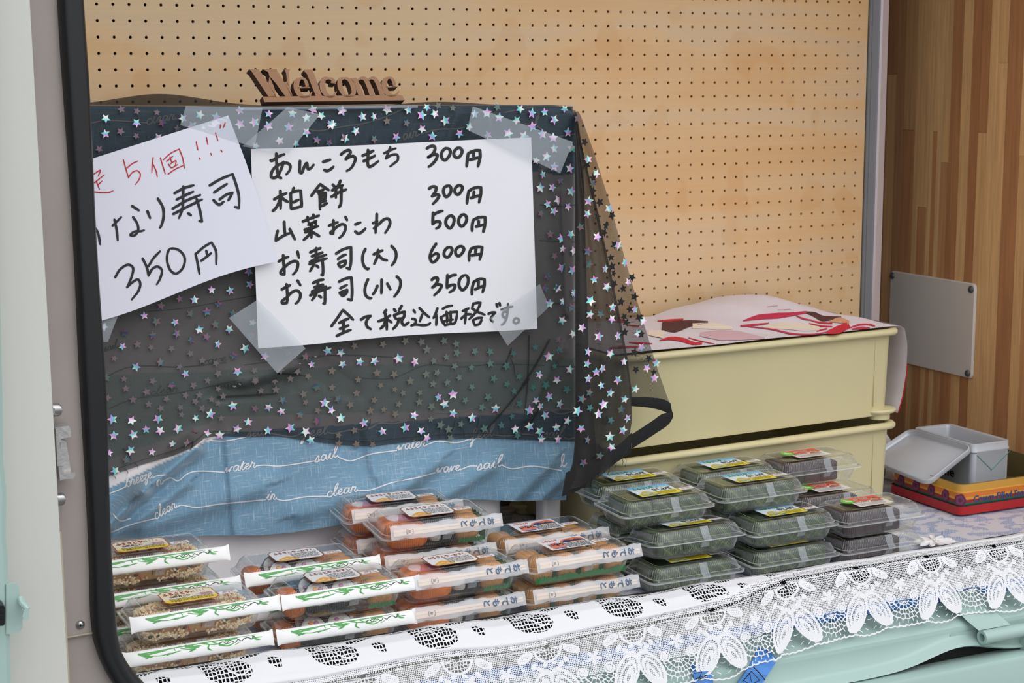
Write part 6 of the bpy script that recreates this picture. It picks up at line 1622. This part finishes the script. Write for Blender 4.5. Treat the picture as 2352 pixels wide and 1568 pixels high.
def make_R():
    e, W = pack_base('R')
    mb = MB(); rn = np.random.RandomState(5)
    super_piece(mb, (0, 0, .020), (.086, .038, .017), .35, 40, 12, col=(190, 146, 100))
    base = [(252, 230, 190), (244, 214, 168), (254, 242, 214), (230, 194, 146)]
    for k in range(2700):
        th_, ph = rn.uniform(0, 2 * math.pi), rn.uniform(-.95, 1.45)
        def sg(v, p): return math.copysign(abs(v) ** p, v)
        b = .38; c = np.array([.0875 * sg(math.cos(ph), b) * sg(math.cos(th_), b), .0405 * sg(math.cos(ph), b) * sg(math.sin(th_), b), .0205 + .0175 * sg(math.sin(ph), b)])
        c[2] += .0025 * math.sin(c[0] * 150) * math.sin(c[1] * 120 + 2); c = c + rn.normal(0, .0007, 3)
        a = rn.normal(size=3); a /= np.linalg.norm(a); u = np.cross(a, [0.3, 0.5, .8]); u /= np.linalg.norm(u); w = np.cross(a, u)
        l_, r_ = .0036, .0019; n = 5
        vs = [c - a * l_] + [c - a * l_ * .45 + r_ * (math.cos(q) * u + math.sin(q) * w) for q in [2 * math.pi * j / n for j in range(n)]] + [c + a * l_ * .45 + r_ * (math.cos(q) * u + math.sin(q) * w) for q in [2 * math.pi * j / n for j in range(n)]] + [c + a * l_]
        fs = [(0, 1 + (j + 1) % n, 1 + j) for j in range(n)] + [(1 + j, 1 + (j + 1) % n, 6 + (j + 1) % n, 6 + j) for j in range(n)] + [(11, 6 + j, 6 + (j + 1) % n) for j in range(n)]
        mb.add(vs, fs, base[rn.randint(4)])
    mb.build('seasoned_rice', M['ricev'], parent=e, smooth=True, kind='stuff')
    mb = MB()
    for k in range(46):
        f_ = rn.rand(); side = rn.rand()
        x = rn.uniform(-.08, .08); p = np.array([x, -.0395, rn.uniform(.008, .034)]) if side < .6 else np.array([x, rn.uniform(-.034, .034), .0395])
        d_ = rn.normal(size=3) * (.006 if side < .6 else .005); d_[1 if side < .6 else 2] = 0
        col = [(224, 96, 44), (236, 120, 60), (40, 66, 36), (62, 40, 34), (120, 74, 40), (214, 84, 40)][rn.randint(6)]
        if col[0] < 70: mb.ellipsoid(p, (.0035, .0018, .0022), 7, 5, col)
        else: mb.tube([p - d_ * .6, p + d_ * .1 + np.array([0, -.0008, .0012]), p + d_ * .6], .0008, 5, col)
    mb.build('vegetable_shreds', M['ricev'], parent=e, smooth=True, kind='stuff')
    sticker(e, 'R'); sleeve(e, 'A'); return e

CATS = {'G': ('leaf-wrapped rice cake packs', 'leaf-wrapped rice cakes'), 'P': ('bean paste rice cake packs', 'dark bean paste rice cakes'), 'I': ('inari sushi packs', 'brown inari sushi'),
        'S': ('mixed roll sushi packs', 'futomaki and inari sushi'), 'T': ('orange omelette sushi packs', 'orange omelette sushi'), 'R': ('seasoned rice packs', 'brown seasoned rice')}
MASTER = {}
MAKE = dict(G=make_G, P=make_P, I=make_I, S=make_S, T=make_T, R=make_R)
HP = 0.0555
def pack(kind, x, y, lvl, label, rz=0.0, rx=0.0, dz=0.0, ry=0.0):
    if kind not in MASTER: o = MASTER[kind] = MAKE[kind]()
    else: o = copy_tree(MASTER[kind])
    o.location = (x, y, T + 0.0005 + HP * (lvl - 1) + dz); o.rotation_euler = (math.radians(rx), math.radians(ry), math.radians(rz))
    tag(o, label, 'food pack', CATS[kind][0]); return o
D2 = math.degrees
# seasoned rice (left)
pack('R', -.044, -.674, 1, 'pack of brown seasoned rice at the front left, bottom of its stack', 0.5)
pack('R', -.033, -.678, 2, 'pack of brown seasoned rice at the front left, top of its stack', 1.5)
pack('R', -.060, -.552, 1, 'pack of seasoned rice at the bottom of the stack behind the front rice stack')
pack('R', -.058, -.550, 2, 'pack of seasoned rice in the middle of the stack behind the front rice stack', 1)
pack('R', -.077, -.556, 3, 'highest pack of seasoned rice, at the rear left beside the black seal', 0)
# mixed roll sushi
pack('S', .196, -.677, 1, 'pack of futomaki and inari sushi at the front, bottom of its stack', 0.3)
pack('S', .204, -.677, 2, 'pack of futomaki and inari sushi at the front, top of its stack', 1.0)
pack('S', .190, -.552, 1, 'pack of futomaki sushi behind the front roll sushi stack, bottom one', 0)
pack('S', .184, -.552, 2, 'pack of futomaki sushi behind the front roll sushi stack, top one', 0, dz=.004)
# orange omelette sushi
pack('T', .408, -.676, 1, 'pack of orange omelette sushi at the front, bottom of its stack', .5)
pack('T', .412, -.678, 2, 'pack of orange omelette sushi at the front, top of its stack', 1.0)
pack('T', .420, -.552, 1, 'pack of orange omelette sushi on the counter behind the front omelette stack')
pack('T', .412, -.556, 2, 'pack of orange omelette sushi second from the top behind the front omelette stack', -1.5)
pack('T', .420, -.560, 3, 'tilted pack of orange omelette sushi on top of the middle omelette stack', -1.2, rx=3)
pack('T', .400, -.440, 1, 'pack of omelette sushi at the bottom of the rear omelette stack by the foam box')
pack('T', .402, -.440, 2, 'pack of omelette sushi in the middle of the rear omelette stack by the foam box')
pack('T', .398, -.448, 3, 'highest pack of omelette sushi of the rear stack against the blue cloth', -4)
# inari sushi
pack('I', .628, -.676, 1, 'pack of brown inari sushi at the front, bottom of its stack', .6)
pack('I', .630, -.680, 2, 'pack of brown inari sushi with green dividers at the front, top of its stack', 1.6)
pack('I', .640, -.556, 1, 'pack of brown inari sushi behind the front inari stack, bottom one')
pack('I', .634, -.558, 2, 'pack of brown inari sushi behind the front inari stack, top one', -.5)
# leaf-wrapped rice cakes
pack('G', .866, -.676, 1, 'front left pack of leaf-wrapped rice cakes beside the inari packs, bottom of its stack', 0)
pack('G', .872, -.672, 2, 'front left pack of leaf-wrapped rice cakes, tilted back on top of its stack', 0, rx=-6, dz=.004)
pack('G', 1.080, -.672, 1, 'front right pack of leaf-wrapped rice cakes, bottom of its stack beside the bean paste packs', 1)
pack('G', 1.082, -.664, 2, 'front right pack of leaf-wrapped rice cakes, top of its stack beside the bean paste packs', 1)
for l_ in (1, 2, 3): pack('G', (.850, .850, .838)[l_ - 1], (-.556, -.556, -.618)[l_ - 1], l_, ['bottom', 'middle', 'top'][l_ - 1] + ' pack of leaf-wrapped rice cakes in the second row stack on the left', 1.5 if l_ == 3 else 0, rx=(0, 0, 1.5)[l_ - 1])
for l_ in (1, 2, 3): pack('G', (1.058, 1.058, 1.049)[l_ - 1], (-.556, -.556, -.610)[l_ - 1], l_, ['bottom', 'middle', 'top'][l_ - 1] + ' pack of leaf-wrapped rice cakes in the second row stack on the right', 1.2 if l_ == 3 else 0)
pack('G', .846, -.512, 3, 'rearmost left pack of leaf-wrapped rice cakes below the organza tail', 1, dz=.004)
pack('G', 1.062, -.502, 3, 'rearmost right pack of leaf-wrapped rice cakes against the lower cream crate', 2.5, dz=.002)
# bean paste rice cakes
pack('P', 1.276, -.676, 1, 'pack of bean paste rice cakes at the front, bottom of its stack', 1)
pack('P', 1.270, -.682, 2, 'pack of bean paste rice cakes at the front, top of its stack', 1)
pack('P', 1.262, -.556, 1, 'pack of bean paste rice cakes behind the front bean paste stack, bottom one')
pack('P', 1.266, -.558, 2, 'pack of bean paste rice cakes behind the front bean paste stack, top one', 1)
pack('P', 1.262, -.496, 3, 'highest pack of bean paste rice cakes, against the lower cream crate', 2, dz=.0)

# ------------------------------------------------------------------ white lace over the front edge
def build_lace():
    X0_, X1_, ds = -0.172, 1.960, 0.00155
    xs = np.arange(X0_, X1_, ds); ss = np.arange(-0.112, 0.200, ds)
    X, Sg = np.meshgrid(xs, ss)
    h = 0.040 * np.clip((0.98 - X) / 0.30, 0, 1) ** 0.8
    h = h + 0.004 * np.sin(X * 17) * (X < 0.9)
    L_ = 0.146 + h * 0.75 + 0.003 * np.sin(X * 9)
    kn = [-0.112, -0.076, -0.045, -0.018, 0.0, 0.016, 0.032, 0.20]
    yk = [-0.712, -0.748, -0.774, -0.793, -0.815, -0.8355, -0.852, -0.908]
    zk = [T + .0008, T + .0025, .664, .686, .6915, .687, .673, .524]
    Y = np.interp(Sg, kn, yk); Z = np.interp(Sg, kn, zk)
    front = np.clip(Sg / 0.15, 0, 1)
    Y = Y - front * (0.004 + 0.006 * np.clip((0.9 - X) / 0.5, 0, 1) + 0.0035 * np.sin(X * 31 + 1) + 0.002 * np.sin(X * 67 + Sg * 20) + 0.010 * np.exp(-((X - 0.84 - Sg * 0.5) / 0.018) ** 2))
    Z = Z + 0.0025 * np.sin(X * 23 + 0.6) * np.exp(-(Sg / 0.03) ** 2) * (X < 1.0) + 0.0012 * np.sin(X * 41)  * np.exp(-(Sg / 0.03) ** 2)
    Y = Y - 0.003 * np.exp(-((Sg - h) / 0.004) ** 2) * (X < 1.02)
    sp = np.where(Sg > h, (Sg - h) / (L_ - h) * 0.150, 0.0)
    P = 0.158; cx = (X - 0.968) / P
    x = (cx - np.round(cx)) * P; xh = (cx + 0.5 - np.round(cx + 0.5)) * P
    solid = np.full(X.shape, -1.0); openz = np.full(X.shape, -1.0); coarse = np.zeros(X.shape); thread = np.full(X.shape, 0.20)
    m = Sg > h
    def S_(v, mask=None):
        nonlocal solid
        solid = np.where(m if mask is None else (m & mask), np.maximum(solid, v), solid)
    def ell(px_, py_, a, b, rot, xx=None):
        xx = x if xx is None else xx
        c, s = math.cos(rot), math.sin(rot); u = (xx - px_) * c + (sp - py_) * s; v = -(xx - px_) * s + (sp - py_) * c
        return (np.sqrt((u / a) ** 2 + (v / b) ** 2) - 1) * min(a, b)
    # top band and rope
    S_(0.0035 - np.abs(sp - 0.001)); S_(0.0009 - np.abs(sp - 0.0125)); S_(0.0008 - np.abs(sp - 0.0215 - 0.002 * np.cos(2 * np.pi * x / P)))
    thread = np.where(m & (sp < 0.012), 0.26, np.where(m & (sp < 0.05), 0.165, thread))
    openz = np.where(m, np.maximum(openz, 0.0016 - np.hypot((x + 100) % 0.0052 - 0.0026, sp - 0.0168)), openz)
    # half round medallion
    r = np.hypot(x, sp - 0.022); below = sp > 0.022
    S_(0.0021 - np.abs(r - 0.0245), below)
    coarse = np.where(m & below & (r < 0.023), 1.0, coarse)
    ang = np.arctan2(sp - 0.022, x)
    S_(0.0006 - np.abs(((ang * 9 / np.pi) % 1) - .5) * r * np.pi / 9, below & (r < 0.023) & (r > 0.006))
    openz = np.where(m, np.maximum(openz, -ell(0, 0.0185, 0.0052, 0.0028, 0)), openz)
    # leaves, buds, flowers
    for sx in (-1, 1):
        for (a_, b_, A_, B_, rt) in ((0.043, 0.033, 0.0125, 0.0062, 0.5),):
            e = ell(sx * a_, b_, A_, B_, sx * rt); S_(0.0017 - np.abs(e)); thread = np.where(m & (e < 0), 0.34, thread)
        for (a_, b_, A_, B_, rt) in ((0.031, 0.050, 0.0065, 0.0040, 0.9), (0.020, 0.0575, 0.0060, 0.0038, -0.5), (0.009, 0.052, 0.0045, 0.0030, 0.2)):
            S_(-ell(sx * a_, b_, A_, B_, sx * rt))
        # paisleys with concentric ropes
        for k_, (A_, B_) in enumerate(((0.036, 0.0185), (0.0255, 0.0115), (0.0145, 0.0050))):
            e = ell(sx * 0.024, 0.098 + 0.004 * k_, A_, B_, sx * 1.05); S_((0.0021, 0.0016, 0.0020)[k_] - np.abs(e))
            if k_ == 0: coarse = np.where(m & (e < 0), 0.0, coarse); pa = e if sx < 0 else np.minimum(pa, e)
        rr_ = np.hypot(x - sx * 0.054, sp - 0.083); S_(0.0014 - np.abs(rr_ - 0.0085)); S_(0.0012 - np.abs(rr_ - 0.0042)); thread = np.where(m & (rr_ < 0.004), 0.4, thread)
        S_(0.0009 - np.abs(x - sx * (0.058 - 0.25 * (sp - 0.024))), (sp > 0.03) & (sp < 0.075))
    for k in range(5):
        a = 2 * math.pi * k / 5 + 0.3
        S_(-ell(0.0085 * math.cos(a), 0.058 + 0.0085 * math.sin(a), 0.0062, 0.0034, a, xh))
    S_(-ell(0, 0.058, 0.0022, 0.0022, 0, xh))
    for k in range(3):
        d = 0.058 + 0.012 * k + 0.010 * np.cos(2 * np.pi * xh / P)
        S_(0.0008 - np.abs(sp - d), (np.abs(xh) > 0.018) & (sp < 0.082))
    # open fans between the paisleys
    rf = np.hypot(xh * 0.92, sp - 0.088); fan = (sp > 0.090) & (pa > 0.0)
    openz = np.where(m & fan, 1.0, openz)
    for R0 in (0.010, 0.019, 0.028, 0.037): S_(0.00095 - np.abs(rf - R0 - 0.0008 * np.sin(xh * 500)), fan)
    af = np.arctan2(sp - 0.088, xh * 0.92)
    off = 0.5 * (np.floor((rf - 0.001) / 0.009) % 2)
    nsp = np.where(rf < 0.019, 7.0, 13.0)
    S_(0.0008 - np.abs(((af * nsp / np.pi + off) % 1) - .5) * rf * np.pi / nsp, fan)
    B = np.maximum(0.088 + np.sqrt(np.clip(0.046 ** 2 - (xh * 0.92) ** 2, 0, None)), 0.137 + 0.006 * np.cos(2 * np.pi * x / P) * (np.abs(x) < 0.03))
    B = np.minimum(B, 0.148) + 0.0020 * np.abs(np.sin(x * np.pi / 0.0125))
    S_(0.0014 - np.abs(sp - B))
    keep = B + 0.0014 - sp
    # upper part of the cloth (behind the hem): big flowers and leaves on a coarse net
    up = (Sg <= h)
    P2 = 0.168; c2_ = (X + 0.02 + 0.25 * Sg) / P2; xa = (c2_ - np.round(c2_)) * P2
    def blob(a, b, A_, B_, rt):
        c, s = math.cos(rt), math.sin(rt); u = (xa - a) * c + (Sg - b) * s; v = -(xa - a) * s + (Sg - b) * c
        return 1 - np.sqrt((u / A_) ** 2 + (v / B_) ** 2)
    netmask = np.maximum.reduce([blob(0.0, 0.018, 0.038, 0.016, 0.18), blob(-0.030, -0.004, 0.015, 0.014, 0.0), blob(0.046, -0.006, 0.026, 0.009, -0.3), blob(-0.066, -0.010, 0.018, 0.009, 0.3), blob(0.074, 0.018, 0.014, 0.006, 0.4), blob(0.018, -0.014, 0.014, 0.005, 0.0)])
    left = X < 1.04
    veins = np.maximum(0.0011 - np.abs(Sg - 0.016 - 0.010 * np.sin(xa * 75)), 0.0009 - np.abs(Sg + 0.004 - 0.012 * np.cos(xa * 60)))
    solid = np.where(up & left, np.maximum(-netmask * 0.02, veins), solid); coarse = np.where(up & left, 1.0, coarse); thread = np.where(up & left, 0.20, thread)
    rightnet = np.sin(X * 60) * np.sin(Sg * 90 + X * 20) > 0.1
    thread = np.where(up & ~left, np.where(rightnet, 0.33, 0.2), thread)
    solid = np.where(up & ~left & (Sg > -0.012), 0.01, solid)
    keep = np.where(up, 1.0, keep)
    keep = np.where((X < -0.165), -1.0, keep)
    R_, C_ = X.shape
    me = bpy.data.meshes.new('lace_cloth')
    V = np.stack([X, Y, Z], -1).reshape(-1, 3)
    i = np.arange(R_ - 1)[:, None] * C_ + np.arange(C_ - 1)[None, :]
    km = np.maximum.reduce([keep[:-1, :-1], keep[1:, :-1], keep[:-1, 1:], keep[1:, 1:]]) > -0.001
    i = i[km]
    F = np.stack([i, i + 1, i + C_ + 1, i + C_], -1).reshape(-1, 4)
    used = np.unique(F); remap = -np.ones(len(V), int); remap[used] = np.arange(len(used)); F = remap[F]
    V = V[used]
    origin = np.array([0.9, -0.82, 0.55])
    me.vertices.add(len(V)); me.vertices.foreach_set('co', (V - origin).ravel())
    me.loops.add(F.size); me.loops.foreach_set('vertex_index', F.ravel())
    me.polygons.add(len(F)); me.polygons.foreach_set('loop_start', np.arange(0, F.size, 4)); me.polygons.foreach_set('loop_total', np.full(len(F), 4))
    me.polygons.foreach_set('use_smooth', np.ones(len(F), bool))
    me.update(calc_edges=True)
    for nm, arr in (('solid', solid), ('open_zone', openz), ('coarse', coarse), ('thread', thread), ('keep', keep)):
        a = me.attributes.new(nm, 'FLOAT', 'POINT'); a.data.foreach_set('value', arr.reshape(-1)[used].astype(np.float32))
    a = me.attributes.new('net', 'FLOAT_VECTOR', 'POINT'); a.data.foreach_set('vector', np.stack([X + 5, Sg + 5, 0 * X], -1).reshape(-1, 3)[used].astype(np.float32).ravel())
    me.materials.append(M['lace'])
    o = bpy.data.objects.new('lace_tablecloth', me); COL.objects.link(o); o.location = origin.tolist()
    tag(o, 'white lace cloth with scalloped edge hanging over the front of the counter', 'lace cloth')
build_lace()
